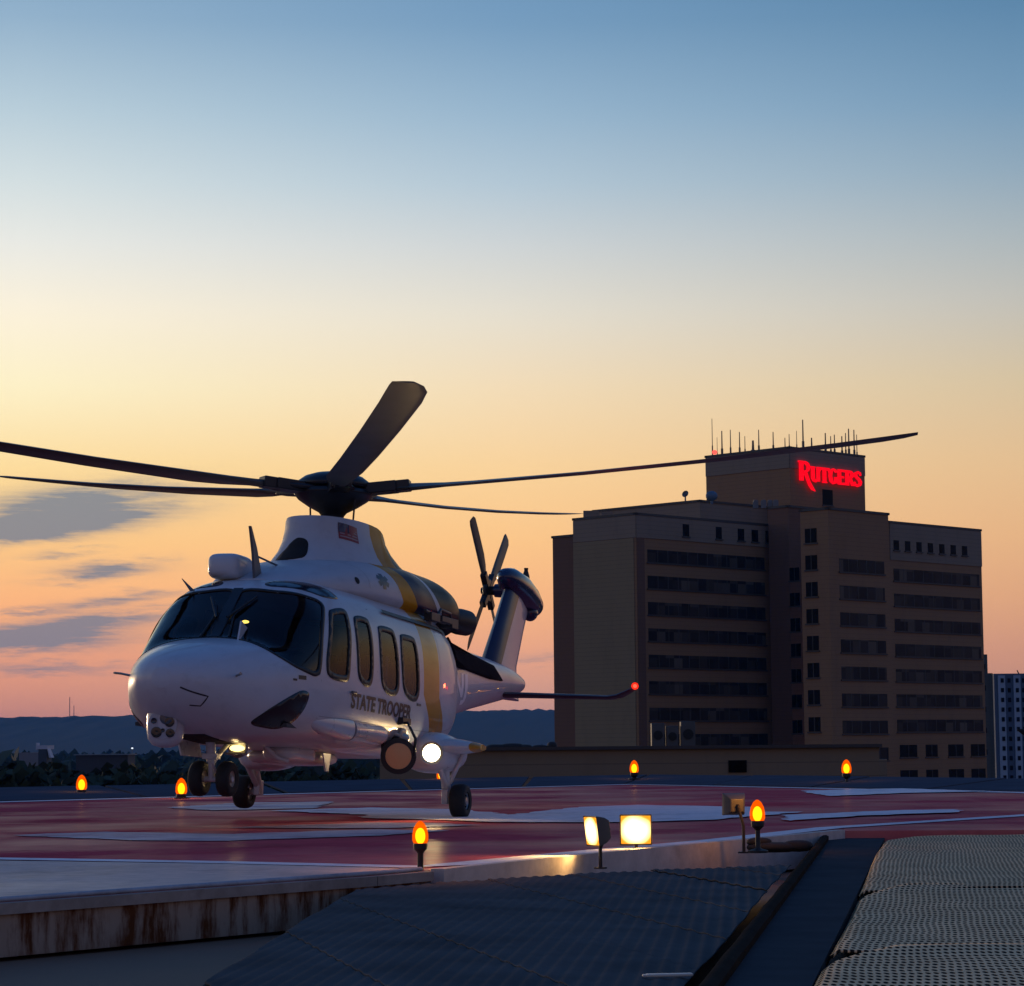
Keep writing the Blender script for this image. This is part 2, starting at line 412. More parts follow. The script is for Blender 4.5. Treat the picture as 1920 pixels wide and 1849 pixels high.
class Outline:
    """a closed outline on the body; works out its own plane, so that glass, frames and holes share it"""
    def __init__(s, pts, smooth=True, mirror=False, n=None):
        pts = [Vector(p) for p in pts]
        if mirror: pts = [Vector((p.x, -p.y, p.z)) for p in pts][::-1]
        if smooth: pts = catmull(pts)
        nn = Vector((0, 0, 0)); N = len(pts)
        for i in range(N): nn += pts[i].cross(pts[(i+1) % N])
        nn.normalize(); c = sum(pts, Vector((0, 0, 0)))/N
        if n is not None: nn = Vector(n).normalized()
        elif nn.dot(c-Vector((min(c.x, 2.4), 0, 1.4))) < 0: nn = -nn
        s.n = nn; s.c = c; s.u = nn.orthogonal().normalized(); s.w = nn.cross(s.u)
        s.poly = [((p-c).dot(s.u), (p-c).dot(s.w)) for p in pts]
        s.mid = inset(s.poly, .022)
        xs = [p[0] for p in s.poly]; ys = [p[1] for p in s.poly]; s.bb = (min(xs), max(xs), min(ys), max(ys))
    def inside(s, p):
        d = p-s.c; h = d.dot(s.n)
        if h < -.45 or h > .4: return False
        x, y = d.dot(s.u), d.dot(s.w)
        if x < s.bb[0] or x > s.bb[1] or y < s.bb[2] or y > s.bb[3]: return False
        return pip((x, y), s.mid)
    def patch(s, name, bv, m, parent, proud, width=None, thick=.0, step=.05, start=0.):
        outer = inset(s.poly, start) if start else s.poly
        vs = [Vector(p) for p in outer]; es = [(i, (i+1) % len(outer)) for i in range(len(outer))]
        inner = None
        if width:
            inner = inset(s.poly, start+width); o = len(vs); vs += [Vector(p) for p in inner]; es += [(o+i, o+(i+1) % len(inner)) for i in range(len(inner))]
        if width is None or width > step:
            x = s.bb[0]
            while x < s.bb[1]:
                y = s.bb[2]
                while y < s.bb[3]:
                    if pip((x, y), inset(outer, .015)) and not (inner and pip((x, y), inner)): vs.append(Vector((x, y)))
                    y += step
                x += step
        r = delaunay_2d_cdt(vs, es, [], 0, 1e-5); P2, T = r[0], r[2]; V3 = []
        for p in P2:
            q = s.c+s.u*p.x+s.w*p.y; h = bv.ray_cast(q+s.n*.7, -s.n, 1.6)
            if h[0] is None:
                h = bv.find_nearest(q)
            nrm = h[1] if h[1].dot(s.n) > 0 else -h[1]
            V3.append(h[0]+nrm*proud)
        F3 = []
        for t in T:
            c = (sum((P2[i].x for i in t))/3, sum((P2[i].y for i in t))/3)
            if pip(c, outer) and not (inner and pip(c, inner)):
                a, b_, c_ = [V3[i] for i in t[:3]]
                F3.append(tuple(t) if (b_-a).cross(c_-a).dot(s.n) > 0 else tuple(t)[::-1])
        me = bpy.data.meshes.new(name); me.from_pydata([tuple(q) for q in V3], [], F3); me.validate(); me.materials.append(m)
        me.polygons.foreach_set('use_smooth', [True]*len(me.polygons))
        ob = bpy.data.objects.new(name, me); COL.objects.link(ob); ob.parent = parent
        if thick:
            so_ = ob.modifiers.new('thickness', 'SOLIDIFY'); so_.thickness = thick; so_.offset = -1
        return ob
WSP = [(2.872, .035, 2.268), (2.838, .437, 2.263), (2.728, .701, 2.227), (2.62, .815, 2.185), (2.59, .87, 2.12), (2.66, .915, 2.03), (2.862, .984, 1.791), (2.965, 1.018, 1.556), (3.015, 1.024, 1.4),
       (3.06, 1.015, 1.34), (3.185, .993, 1.335), (3.443, .91, 1.397), (3.6, .763, 1.49), (3.64, .597, 1.58), (3.60, .407, 1.645), (3.56, .235, 1.68), (3.50, .035, 1.70), (3.19, .035, 1.98)]
W1 = [(2.47, .94, 2.10), (2.16, .96, 2.12), (2.17, 1.03, 1.95), (2.26, 1.08, 1.61), (2.31, 1.09, 1.38), (2.40, 1.09, 1.325), (2.66, 1.07, 1.32), (2.83, 1.05, 1.35), (2.89, 1.04, 1.43), (2.85, 1.03, 1.63), (2.62, .98, 2.02)]
W2 = [(1.90, 1., 2.08), (1.60, 1.02, 2.08), (1.55, 1.05, 2.0), (1.56, 1.09, 1.8), (1.58, 1.11, 1.50), (1.63, 1.11, 1.36), (1.74, 1.11, 1.31), (1.9, 1.1, 1.33), (2.04, 1.1, 1.42), (2.07, 1.08, 1.7), (2.02, 1.04, 2.0)]
W3 = [(1.22, 1.04, 2.03), (.82, 1.05, 2.03), (.74, 1.07, 1.95), (.71, 1.1, 1.75), (.69, 1.12, 1.42), (.76, 1.12, 1.30), (.9, 1.12, 1.265), (1.12, 1.12, 1.28), (1.3, 1.12, 1.39), (1.35, 1.1, 1.7), (1.31, 1.07, 1.96)]
W4 = [(.47, 1.06, 2.0), (.07, 1.06, 2.0), (-.01, 1.08, 1.92), (-.04, 1.1, 1.72), (-.06, 1.12, 1.40), (.02, 1.12, 1.28), (.14, 1.12, 1.245), (.36, 1.12, 1.27), (.54, 1.12, 1.39), (.6, 1.1, 1.7), (.56, 1.08, 1.93)]
CHIN = [(3.23, .98, 1.13), (3.30, .97, 1.165), (3.42, .95, 1.15), (3.62, .872, 1.065), (3.80, .753, .955), (3.9, .64, .83), (3.85, .6, .79), (3.72, .66, .765), (3.5, .75, .76), (3.366, .86, .84), (3.27, .955, 1.0)]
EYEB = [(2.73, .25, 2.35), (2.6, .30, 2.385), (2.40, .50, 2.40), (2.18, .70, 2.36), (2.12, .84, 2.27), (2.2, .87, 2.235), (2.5, .80, 2.24), (2.70, .57, 2.30), (2.78, .35, 2.315)]
OUT = {}
for nm, pts in (('windshield', WSP), ('cockpit_window', W1), ('cabin_window', W2), ('cabin_window', W3), ('cabin_window', W4)):
    for mir in (False, True): OUT.setdefault(nm, []).append(Outline(pts, True, mir))
fus, FB = loft_obj('fuselage', FUS, 430, 220, fus_m, heli, [o for L in OUT.values() for o in L])
cowl, CB = loft_obj('engine_cowling', COWL, 120, 96, cowl_m, heli)
for nm, L in OUT.items():
    for o in L:
        g = o.patch(nm, FB, ws_glass if nm == 'windshield' else win_glass, heli, -.004, start=.012)
        o.patch('window_frame', FB, frame_m, g, .008, width=.034 if nm == 'windshield' else .066, thick=.02)
for mir in (False, True):
    Outline(CHIN, True, mir).patch('chin_window', FB, mat('chin_glass', (.012, .012, .013), .25, var=.1), heli, .005, thick=.01)
    Outline(EYEB, True, mir).patch('roof_window', FB, mat('roof_glass', (.01, .014, .03), .15, var=.1), heli, .005, thick=.01)
seam_m = mat('panel_seam', (.26, .26, .28), .6, var=0)
DOORS = {'cockpit_door': [(2.12, 1.02, 2.2), (2.11, 1.1, 1.5), (2.12, 1.1, .86), (2.3, 1.08, .80), (2.8, 1.03, .80), (2.98, 1.0, .9), (3.0, 1.02, 1.3), (2.62, .95, 2.15)],
         'cabin_door': [(1.46, 1.05, 2.2), (1.44, 1.1, 1.5), (1.46, 1.05, .86), (1.3, 1.05, .8), (-.02, 1.05, .8), (-.16, 1.05, .86), (-.18, 1.1, 1.5), (-.16, 1.0, 2.2)]}
for nm, pts in DOORS.items():
    for mir in (False, True):
        o = Outline(pts, False, mir, n=(0, -1 if mir else 1, 0))
        d = o.patch(nm, FB, seam_m, heli, .0015, width=.009, step=.03)
        sg = -1 if mir else 1
        hx = 2.2 if nm == 'cockpit_door' else -.05
        h = MB().box((hx, 1.118*sg, 1.22), (.14, .025, .03)).build('door_handle', greym, d, bevel=.005)
# nose panel seams
def ribbon(name, pts, bv, m, w=.012, proud=.002, nrm=None):
    """a thin strip laid along points on the body"""
    vs = []; fs = []; P_ = []
    for i in range(len(pts)-1):
        a, b_ = Vector(pts[i]), Vector(pts[i+1]); k = max(2, int((b_-a).length/.04))
        for j in range(k): P_.append(a.lerp(b_, j/k))
    P_.append(Vector(pts[-1])); Q = []
    for p in P_:
        h = bv.find_nearest(p); Q.append((h[0], h[1]))
    for i, (p, n_) in enumerate(Q):
        t = (Q[min(i+1, len(Q)-1)][0]-Q[max(i-1, 0)][0]).normalized(); s_ = t.cross(n_).normalized()*w/2
        if n_.dot(p-Vector((p.x, 0, 1.4))) < 0: n_ = -n_
        vs += [p-s_+n_*proud, p+s_+n_*proud]
    for i in range(len(Q)-1): fs.append((2*i, 2*i+1, 2*i+3, 2*i+2))
    return MB().add(vs, fs).build(name, m, heli)
ribbon('radome_seam', [(4.74, .18, 1.11), (4.53, .395, 1.03), (4.5, .3, .95), (4.58, .22, .94)], FB, mat('seam_dark', (.03, .025, .03), .6, var=0), .018)
def ring(name, ST, x, a0, a1, bv, m, w=.008):
    v, f = loft([s for s in ST], 2, 8); S_ = sorted(ST); xs = [s[0] for s in S_]; zb, zt, ww, zm = [pchip(xs, [s[k] for s in S_], x) for k in (1, 2, 3, 4)]
    pts = []
    for i in range(25):
        a = radians(a0+(a1-a0)*i/24); pts.append((x, ww*1.02*cos(a), zm+((zt-zm) if sin(a) > 0 else (zm-zb))*1.0*sin(a)))
    return ribbon(name, pts, bv, m, w, .0015)
for sg in (0, 180):
    k = -1 if sg else 1
    ring('panel_seam', FUS, -.92, sg-50*k, sg+40*k, FB, seam_m, .007)
    ring('panel_seam', FUS, -2.15, sg-50*k, sg+25*k, FB, seam_m, .007)
    ring('panel_seam', COWL, 1.05, sg+8*k, sg+80*k, CB, seam_m, .008)
    ring('panel_seam', COWL, .12, sg+8*k, sg+80*k, CB, seam_m, .008)
    s_ = 1 if sg == 0 else -1
    ribbon('panel_seam', [(2.95, .98*s_, .93), (2.2, 1.08*s_, .92), (1.0, 1.1*s_, .9), (-.9, 1.1*s_, .92), (-2.1, .9*s_, 1.1)], FB, seam_m, .006, .0015)
    ribbon('panel_seam', [(2.1, .70*s_, 2.43), (1.0, .80*s_, 2.45), (-.5, .80*s_, 2.45)], FB, seam_m, .008, .0015)
ribbon('door_rail', [(.95, .97, 2.22), (-.4, .97, 2.2), (-1.6, .95, 2.2)], FB, black, .05, .02)
# dark strakes along the tail boom
for sg in (1, -1):
    st = Outline([(-2.05, .86*sg, 2.18), (-1.98, .9*sg, 2.0), (-2.1, .9*sg, 1.9), (-4.2, .42*sg, 1.93), (-5.6, .34*sg, 1.90), (-6.3, .28*sg, 1.92), (-5.9, .3*sg, 2.1), (-5.0, .34*sg, 2.16), (-3.0, .6*sg, 2.24)], False, False, n=(0, sg, .15))
    st.patch('boom_strake', FB, mat('strake_navy', (.010, .008, .014), .9, var=.05, spec=.05), heli, .03, thick=.045, step=.08)
# ---- mast fairing: stacked ovals
mf = []; NF = 40
LEV = [(2.55, -.35, 1.45, .72), (2.78, -.38, 1.50, .70), (2.86, -.36, 1.42, .65), (2.95, -.28, 1.26, .58), (3.08, -.19, 1.10, .52), (3.22, -.12, 1.02, .475), (3.31, -.10, 1.0, .465), (3.345, -.10, .985, .455), (3.352, -.10, .93, .42)]
b = MB(); vs = []; fs = []
for (z, xc, a, w) in LEV:
    for j in range(NF):
        t = 2*pi*j/NF; c, s_ = cos(t), sin(t)
        px_ = math.copysign(abs(c)**.8, c)*a; drop = .22*max(0, -c)**2*max(0, (z-2.9)/.45)
        vs.append((xc+px_, math.copysign(abs(s_)**(.7 if c < 0 else .95), s_)*w, z-drop))
for i in range(len(LEV)-1):
    for j in range(NF):
        k = (j+1) % NF; fs.append((i*NF+j, i*NF+k, (i+1)*NF+k, (i+1)*NF+j))
fs.append(tuple((len(LEV)-1)*NF+j for j in range(NF)))
b.add(vs, fs); mfo = b.build('mast_fairing', mast_m, heli, smooth=50); MFB = BVHTree.FromPolygons([Vector(q) for q in vs], fs)
Outline([(1.22, -.34, 2.86), (1.2, .02, 2.87), (1.13, .04, 3.02), (1.05, .0, 3.10), (1.0, -.12, 3.11), (1.05, -.24, 3.02), (1.12, -.33, 2.92)], True, False, n=(.93, -.15, .33)).patch('air_intake', MFB, dark, mfo, .006, thick=.012)
# ---- flat marks projected on the body
def decal(name, polys, origin, du, dv, dn, bv, m, parent, proud=.004):
    """polys: 2-D polygons (u, v) laid on the surface from origin along du and dv, seen against dn"""
    o, du, dv, dn = Vector(origin), Vector(du).normalized(), Vector(dv).normalized(), Vector(dn).normalized(); V3 = []; F3 = []
    for poly in polys:
        pts = []
        n = len(poly)
        for i in range(n):
            a, c = Vector(poly[i]), Vector(poly[(i+1) % n]); k = max(1, int((c-a).length/.06))
            for j in range(k): pts.append(a.lerp(c, j/k))
        r = delaunay_2d_cdt(pts, [(i, (i+1) % len(pts)) for i in range(len(pts))], [], 1, 1e-6); off = len(V3)
        for p in r[0]:
            q = o+du*p.x+dv*p.y; h = bv.ray_cast(q+dn*.8, -dn, 2.)
            if h[0] is None: h = bv.find_nearest(q)
            nn = h[1] if h[1].dot(dn) > 0 else -h[1]
            V3.append(h[0]+nn*proud)
        for t in r[2]: F3.append(tuple(off+i for i in t))
    return MB().add(V3, F3).build(name, m, parent, smooth=0)
def text_polys(body, h, xs=1.0, bold=0.):
    c = bpy.data.curves.new('t', 'FONT'); c.body = body; c.size = h/.7; c.offset = bold; c.resolution_u = 3
    o = bpy.data.objects.new('t', c); COL.objects.link(o); dg = bpy.context.evaluated_depsgraph_get()
    me = bpy.data.meshes.new_from_object(o.evaluated_get(dg)); V_ = [(v.co.x*xs, v.co.y) for v in me.vertices]
    F_ = [[V_[i] for i in p.vertices] for p in me.polygons]
    bpy.data.objects.remove(o); bpy.data.curves.remove(c); bpy.data.meshes.remove(me); return F_
ink = mat('dark_lettering', (.018, .014, .016), .4, var=0)
tp = text_polys('STATE TROOPER', .155, 1.0, .008); wx = max(p[0] for f in tp for p in f)
tp = [[(p[0]*2.02/wx, p[1]) for p in f] for f in tp]
decal('lettering', tp, (2.22, 1.1, 1.06), (-1, 0, -.012), (0, 0, 1), (0, 1, 0), FB, ink, heli)
tp = [[(p[0]*2.02/wx, p[1]) for p in f] for f in text_polys('STATE TROOPER', .155, 1.0, .008)]
decal('lettering', tp, (.2, -1.1, 1.06), (1, 0, 0), (0, 0, 1), (0, -1, 0), FB, ink, heli)
tp = text_polys('N7NJ', .30, 1.0, .012); wx = max(p[0] for f in tp for p in f)
decal('registration_lettering', [[(p[0]*2.3/wx, p[1]) for p in f] for f in tp], (-2.0, .8, 1.5), (-1, 0, .03), (0, 0, 1), (0, 1, 0), FB, mat('pale_lettering', (.95, .93, .92), .35, var=0), heli)
# six pointed star with bars
star = []
for k in range(3):
    a = pi/2+k*pi/3; u, w = Vector((cos(a), sin(a))), Vector((-sin(a), cos(a)))
    star.append([tuple(u*.17*s1+w*.05*s2) for s1, s2 in ((-1, -1), (1, -1), (1, 1), (-1, 1))])
starm = mat('star_blue', (.018, .020, .045), .4, var=.1)
decal('star_emblem', star, (.62, .86, 2.60), (-1, 0, 0), (0, .45, 1), (0, 1, .6), CB, starm, heli)
decal('star_emblem', star, (.62, -.86, 2.60), (1, 0, 0), (0, -.45, 1), (0, -1, .6), CB, starm, heli)
flag = [[(-.15, -.085), (.19, -.135), (.19, .07), (-.15, .115)]]
fl_o = decal('flag_emblem', flag, (.56, .42, 3.19), (-1, .22, 0), (0, .1, 1), (.25, 1, .25), MFB, mat('flag_red', (.25, .018, .03), .4, var=.2), heli)
decal('flag_canton', [[(-.15, .0), (.02, -.02), (.02, .09), (-.15, .115)]], (.56, .42, 3.19), (-1, .22, 0), (0, .1, 1), (.25, 1, .25), MFB, navy_m, fl_o, .007)
decal('flag_stripes', [[(-.13+(.14 if s_ > 1 else 0), -.06+s_*.036), (.17, -.103+s_*.036), (.17, -.088+s_*.036), (-.13+(.14 if s_ > 1 else 0), -.045+s_*.036)] for s_ in range(4)], (.56, .42, 3.19), (-1, .22, 0), (0, .1, 1), (.25, 1, .25), MFB, mat('flag_white', (.36, .25, .26), .4, var=0), fl_o, .006)
decal('data_plate', [[(-.07, -.02), (.07, -.02), (.07, .022), (-.07, .022)]], (3.36, .95, 1.30), (-1, .2, 0), (0, 0, 1), (.3, 1, 0), FB, ink, heli)
decal('data_plate', [[(-.035, -.01), (.035, -.01), (.035, .012), (-.035, .012)]], (3.50, .95, 1.27), (-1, .2, 0), (0, 0, 1), (.3, 1, 0), FB, ink, heli)
decal('fuel_cap', [[(.05*cos(k*pi/6), .05*sin(k*pi/6)*1.5) for k in range(12)]], (1.35, .84, 2.55), (-1, 0, 0), (0, .45, 1), (0, 1, .6), CB, dark, heli)
# ---- exhausts and roof fittings
for sg in (1, -1):
    MB().lathe([(.12, .0), (.15, .15), (.17, .4), (.165, .56), (.14, .57), (.13, .3)], (-2.55, .58*sg, 2.47), (-1, .32*sg, -.04), 24).build('exhaust_pipe', mat('exhaust_black', (.05, .04, .032), .45, .4, vscale=8), heli)
    b = MB()
    b.box((-.95, .97*sg, 2.33), (.34, .10, .10)); b.box((-1.45, .95*sg, 2.34), (.42, .12, .07)); b.cyl((-.6, .99*sg, 2.38), (-2.2, .88*sg, 2.32), .022); b.box((-2.0, .86*sg, 2.34), (.26, .16, .12)); b.tube([(-1.1, .98*sg, 2.34), (-1.25, .98*sg, 2.45), (-1.8, .93*sg, 2.45), (-1.95, .9*sg, 2.34)], .02)
    b.build('engine_step', mat('step_grey', (.05, .05, .052), .5, .2), heli, bevel=.02)
b = MB(); b.prism([(2.42, -.014, 2.40), (2.20, -.014, 2.44), (2.40, -.014, 2.78), (2.585, -.014, 3.0), (2.61, -.014, 3.0), (2.50, -.014, 2.72)], (0, .028, 0)); b.cyl((2.44, 0, 2.70), (1.70, 0, 2.66), .012, n=8)
b.build('wire_cutter', greym, heli)
b = MB(); b.prism([(3.60, .30, 1.64), (3.36, .30, 1.82), (3.52, .30, 1.88)], (0, .02, 0)); b.build('lower_wire_cutter', white, heli)
b = MB(); b.ell((2.28, -.34, 2.58), (.30, .19, .145), 28, 16, 4.); b.build('roof_antenna_housing', white, heli, smooth=60)
MB().prism([(2.86, -.56, 2.26), (2.76, -.56, 2.28), (2.88, -.66, 2.40)], (0, .012, 0)).build('blade_antenna', greym, heli)
MB().tube([(4.25, -.56, 1.25), (4.32, -.66, 1.27), (4.42, -.69, 1.27)], .012).build('pitot_tube', metal, heli)
MB().tube([(4.25, .56, 1.25), (4.32, .66, 1.27), (4.42, .69, 1.27)], .012).build('pitot_tube', metal, heli)
for sg in (1, -1):
    MB().tube([(3.48, .16*sg, 1.715), (3.2, .10*sg, 2.0), (3.06, .18*sg, 2.13)], .011).cyl((3.30, .06*sg, 1.94), (2.98, .26*sg, 2.19), .014, n=8).build('windscreen_wiper', black, heli)
# centre post of the windscreen
ribbon('windscreen_post', [(2.84, 0, 2.28), (3.0, 0, 2.15), (3.25, 0, 1.93), (3.53, 0, 1.70)], FB, black, .11, .012)
# ---- cabin inside
seat_m = mat('seat_fabric', (.03, .03, .034), .8)
for x, sgs in ((2.35, (1, -1)), (.6, (1, 0, -1)), (-.5, (1, 0, -1))):
    for sg in sgs:
        y = .52*sg if x > 2 else .62*sg
        b = MB().box((x, y, 1.05), (.46, .44, .12)); b.box((x-.26, y, 1.42), (.1, .44, .7), Matrix.Rotation(-.15, 3, 'Y')); b.ell((x-.33, y, 1.86), (.06, .13, .12), 14, 10, 3.)
        b.build('seat', seat_m, heli, bevel=.04)
MB().box((.9, 0, .80), (5.2, 1.7, .04)).build('cabin_floor', mat('floor_grey', (.06, .06, .06), .8), heli)
b = MB().box((3.05, 0, 1.40), (.12, 1.5, .38), Matrix.Rotation(.35, 3, 'Y')); b.ell((3.13, 0, 1.60), (.22, .86, .05), 24, 10, 4.); b.box((2.75, 0, 1.08), (.6, .36, .4)); b.build('instrument_panel', black, heli, bevel=.02)
MB().box((-1.0, 0, 1.55), (.03, 1.9, 1.5)).build('cabin_bulkhead', mat('bulkhead_grey', (.4, .39, .37), .8), heli)
MB().ell((2.86, .09, 1.93), (.02, .045, .018), 14, 8).build('cockpit_lamp', emit('cockpit_lamp_glow', (1, .62, .10), 4), heli)  # added glowing blob, imitates a floodlight's warm reflection in the windshield
# ---- main rotor
hubm = mat('rotor_hub_dark', (.022, .022, .026), .35, .3)
ROT = Vector((0, 0, 3.73)); inv = HR.transposed()
b = MB()
b.lathe([(.21, 0), (.17, .03), (.135, .07), (.13, .10), (.17, .15), (.30, .22), (.42, .30), (.47, .36), (.45, .41), (.34, .44), (.12, .46), (.10, .56)], (0, 0, 3.34), (0, 0, 1), 28)
BL = [(281, 2.8), (353, 4.3), (65, 2.4), (137, 6.2), (209, 5.9)]
dirs = []
for th, be in BL:
    t, e = radians(th), radians(be); d = (inv @ Vector((cos(t)*cos(e), sin(t)*cos(e), sin(e)))).normalized(); dirs.append(d)
    w = d.cross(Vector((0, 0, 1))).normalized(); n_ = w.cross(d)
    M = Matrix((d, w, n_)).transposed()
    b.box(ROT+d*.50, (.55, .25, .13), M); b.box(ROT+d*.80, (.26, .19, .13), M)
    # pitch links and dampers
    b.cyl(ROT+d*.62-w*.10, ROT+d*.25-w*.24, .03, n=8)
rotor = b.build('main_rotor', hubm, heli, bevel=.015)
b = MB(); b.lathe([(.43, -.01), (.45, .02), (.43, .07), (.35, .13), (.23, .17), (.11, .19), (.001, .195)], (0, 0, 3.785), (0, 0, 1), 36); b.build('rotor_cap', hubm, rotor, smooth=60)
for k in (0, 1):
    MB().cyl((.18-.36*k, .32-.66*k, 3.31), (.18-.36*k, .34-.70*k, 3.66), .012, n=8).build('hoist_rod', black, rotor)
for d in dirs:
    w = d.cross(Vector((0, 0, 1))).normalized(); n_ = w.cross(d); vs = []; fs = []
    SEC = [(.78, .16, .10, 0), (1.0, .20, .085, 0), (1.35, .34, .055, .0), (1.7, .42, .048, .0), (3.0, .42, .044, 0), (4.6, .42, .04, 0), (6.0, .42, .034, 0), (6.5, .40, .03, .02), (6.75, .33, .024, .07), (6.9, .22, .014, .14)]
    AF = [(.30, 0), (.22, .42), (.06, .55), (-.2, .46), (-.48, .2), (-.70, .03), (-.48, -.12), (-.2, -.38), (.06, -.45), (.22, -.36)]
    for r, ch, th, sw in SEC:
        tw = radians(10-9*(r/6.9)); sag = .10*sin(pi*min(1, r/6.9))*.6
        for (a, h) in AF:
            u = a*ch; v = h*th; x_ = u*cos(tw)-v*sin(tw); z_ = u*sin(tw)+v*cos(tw)
            vs.append(ROT+d*r+w*(x_-sw)*-1+n_*(z_-sag))
    m_ = len(AF)
    for i in range(len(SEC)-1):
        for j in range(m_): fs.append((i*m_+j, i*m_+(j+1) % m_, (i+1)*m_+(j+1) % m_, (i+1)*m_+j))
    fs.append(tuple(range(m_))); fs.append(tuple((len(SEC)-1)*m_+j for j in range(m_)))
    MB().add(vs, fs).build('rotor_blade', bladem, rotor, smooth=60)
# ---- tail: fin, gearbox, tail rotor, stabilisers
fin_m = paint('fin_paint', [(-99, WHITE), (-.02, NAVY)], lambda b, x, y, z: b.m('ADD', b.m('ADD', x, 6.85), b.m('MULTIPLY', b.m('SUBTRACT', z, 2.2), .95)))
vs = []; fs = []; FS = [(1.75, -6.75, -8.25, .20), (2.0, -6.45, -8.10, .20), (2.25, -6.48, -8.10, .17), (2.8, -6.98, -8.45, .13), (3.3, -7.42, -8.80, .11), (3.48, -7.58, -8.85, .10)]
NA = 16
for (z, x0, x1, t) in FS:
    for j in range(NA):
        a = 2*pi*j/NA; c = (1+cos(a))/2; vs.append((x1+(x0-x1)*c, t*sin(a)*(.35+.65*c)*1.15, z))
for i in range(len(FS)-1):
    for j in range(NA):
        k = (j+1) % NA; fs.append((i*NA+j, i*NA+k, (i+1)*NA+k, (i+1)*NA+j))
fs.append(tuple((len(FS)-1)*NA+j for j in range(NA))); fs.append(tuple(range(NA)))
fin = MB().add(vs, fs).build('tail_fin', fin_m, heli, smooth=50)
b = MB()
GB = [(-7.28, 3.52, .03), (-7.4, 3.52, .13), (-7.7, 3.49, .2), (-8.2, 3.42, .23), (-8.7, 3.32, .21), (-9.0, 3.25, .17), (-9.12, 3.22, .10)]
vs = []; fs = []; NG = 20
for (x, z, r) in GB:
    for j in range(NG):
        a = 2*pi*j/NG; vs.append((x, r*.95*cos(a), z+r*sin(a)))
for i in range(len(GB)-1):
    for j in range(NG):
        k = (j+1) % NG; fs.append((i*NG+j, i*NG+k, (i+1)*NG+k, (i+1)*NG+j))
fs.append(tuple(range(NG))); fs.append(tuple((len(GB)-1)*NG+j for j in range(NG)))
b.add(vs, fs); b.ell((-8.75, .02, 3.12), (.16, .12, .13), 14, 10); b.cyl((-8.35, 0, 3.42), (-8.35, -.42, 3.42), .13, .10, 16)
gb = b.build('tail_gearbox_fairing', navy_m, heli, smooth=60)
MB().lathe([(.06, 0), (.055, .08), (.03, .16), (.035, .2)], (-8.55, 0, 3.58), (0, 0, 1), 12).build('tail_beacon', black, gb)
b = MB().cyl((-8.35, -.40, 3.42), (-8.35, -.64, 3.42), .075, .05, 16); b.lathe([(.17, 0), (.19, .03), (.17, .07)], (-8.35, -.5, 3.42), (0, -1, 0), 20)
for k in range(4):
    a = radians(45+90*k); d = Vector((cos(a), 0, sin(a))); b.box(Vector((-8.35, -.54, 3.42))+d*.2, (.28, .09, .11), Matrix((d, Vector((0, 1, 0)), d.cross(Vector((0, 1, 0))))).transposed())
tr = b.build('tail_rotor', hubm, heli, bevel=.01)
for k in range(4):
    a = radians(45+90*k); d = Vector((cos(a), 0, sin(a))); w = Vector((0, 1, 0)).cross(d); n_ = Vector((0, -1, 0)); vs = []; fs = []
    for r, ch, th in ((.26, .10, .05), (.4, .17, .04), (.6, .21, .032), (1.0, .21, .026), (1.28, .20, .02), (1.35, .13, .012)):
        tw = .2
        for (p, h) in AF: vs.append(Vector((-8.35, -.54, 3.42))+d*r+w*(p*ch*cos(tw))+n_*(h*th+p*ch*sin(tw)))
    for i in range(5):
        for j in range(m_): fs.append((i*m_+j, i*m_+(j+1) % m_, (i+1)*m_+(j+1) % m_, (i+1)*m_+j))
    fs.append(tuple(range(m_))); fs.append(tuple(5*m_+j for j in range(m_)))
    MB().add(vs, fs).build('tail_rotor_blade', bladem, tr, smooth=60)
def nav(name, c, r, colr, s_, parent):
    o = MB().ell(c, (r, r, r), 14, 10).build(name, emit(name+'_glow', colr, s_), parent); return o
def lamp(name, loc, colr, e, parent, r=.05, spot=None, dirv=None, blend=.5):
    l = bpy.data.lights.new(name, 'SPOT' if spot else 'POINT'); l.color = colr; l.energy = e; l.shadow_soft_size = r
    o = bpy.data.objects.new(name, l); COL.objects.link(o); o.parent = parent; o.location = loc
    if spot: l.spot_size = radians(spot); l.spot_blend = blend; o.rotation_euler = Vector(dirv).to_track_quat('-Z', 'Y').to_euler()
    return o
for sg in (1, -1):
    vs = []; fs = []
    for (y, x0, x1, z, t) in ((.1, -6.55, -7.35, 1.76, .055), (.6, -6.62, -7.35, 1.755, .05), (1.72, -6.75, -7.3, 1.735, .04), (1.85, -6.8, -7.28, 1.76, .035), (2.0, -6.9, -7.24, 1.84, .03), (2.06, -6.95, -7.2, 1.88, .02)):
        for j in range(12):
            a = 2*pi*j/12; c = (1+cos(a))/2; vs.append((x1+(x0-x1)*c, y*sg, z+t*sin(a)*(.4+.6*c)))
    for i in range(5):
        for j in range(12): fs.append((i*12+j, i*12+(j+1) % 12, (i+1)*12+(j+1) % 12, (i+1)*12+j))
    fs.append(tuple(range(12))); fs.append(tuple(60+j for j in range(12)))
    stb = MB().add(vs, fs).build('stabiliser', mat('stabiliser_dark', (.025, .02, .03), .45), heli, smooth=60)
    o = MB().ell((-6.95, 2.09*sg, 1.90), (.07, .05, .05), 14, 10).build('position_light', lens('port_red', (1, .03, .01), 2.2, .5) if sg > 0 else emit('starboard_green', (.05, 1, .3), 6), stb)
    if sg > 0:
        MB().ell((-6.95, 2.09, 1.90), (.035, .028, .028), 12, 8).build('light_bulb', emit('port_bulb', (1, .5, .3), 12), stb)
        lamp('position_light_lamp', (-6.95, 2.2*sg, 1.95), (1, .1, .03), 6, stb)
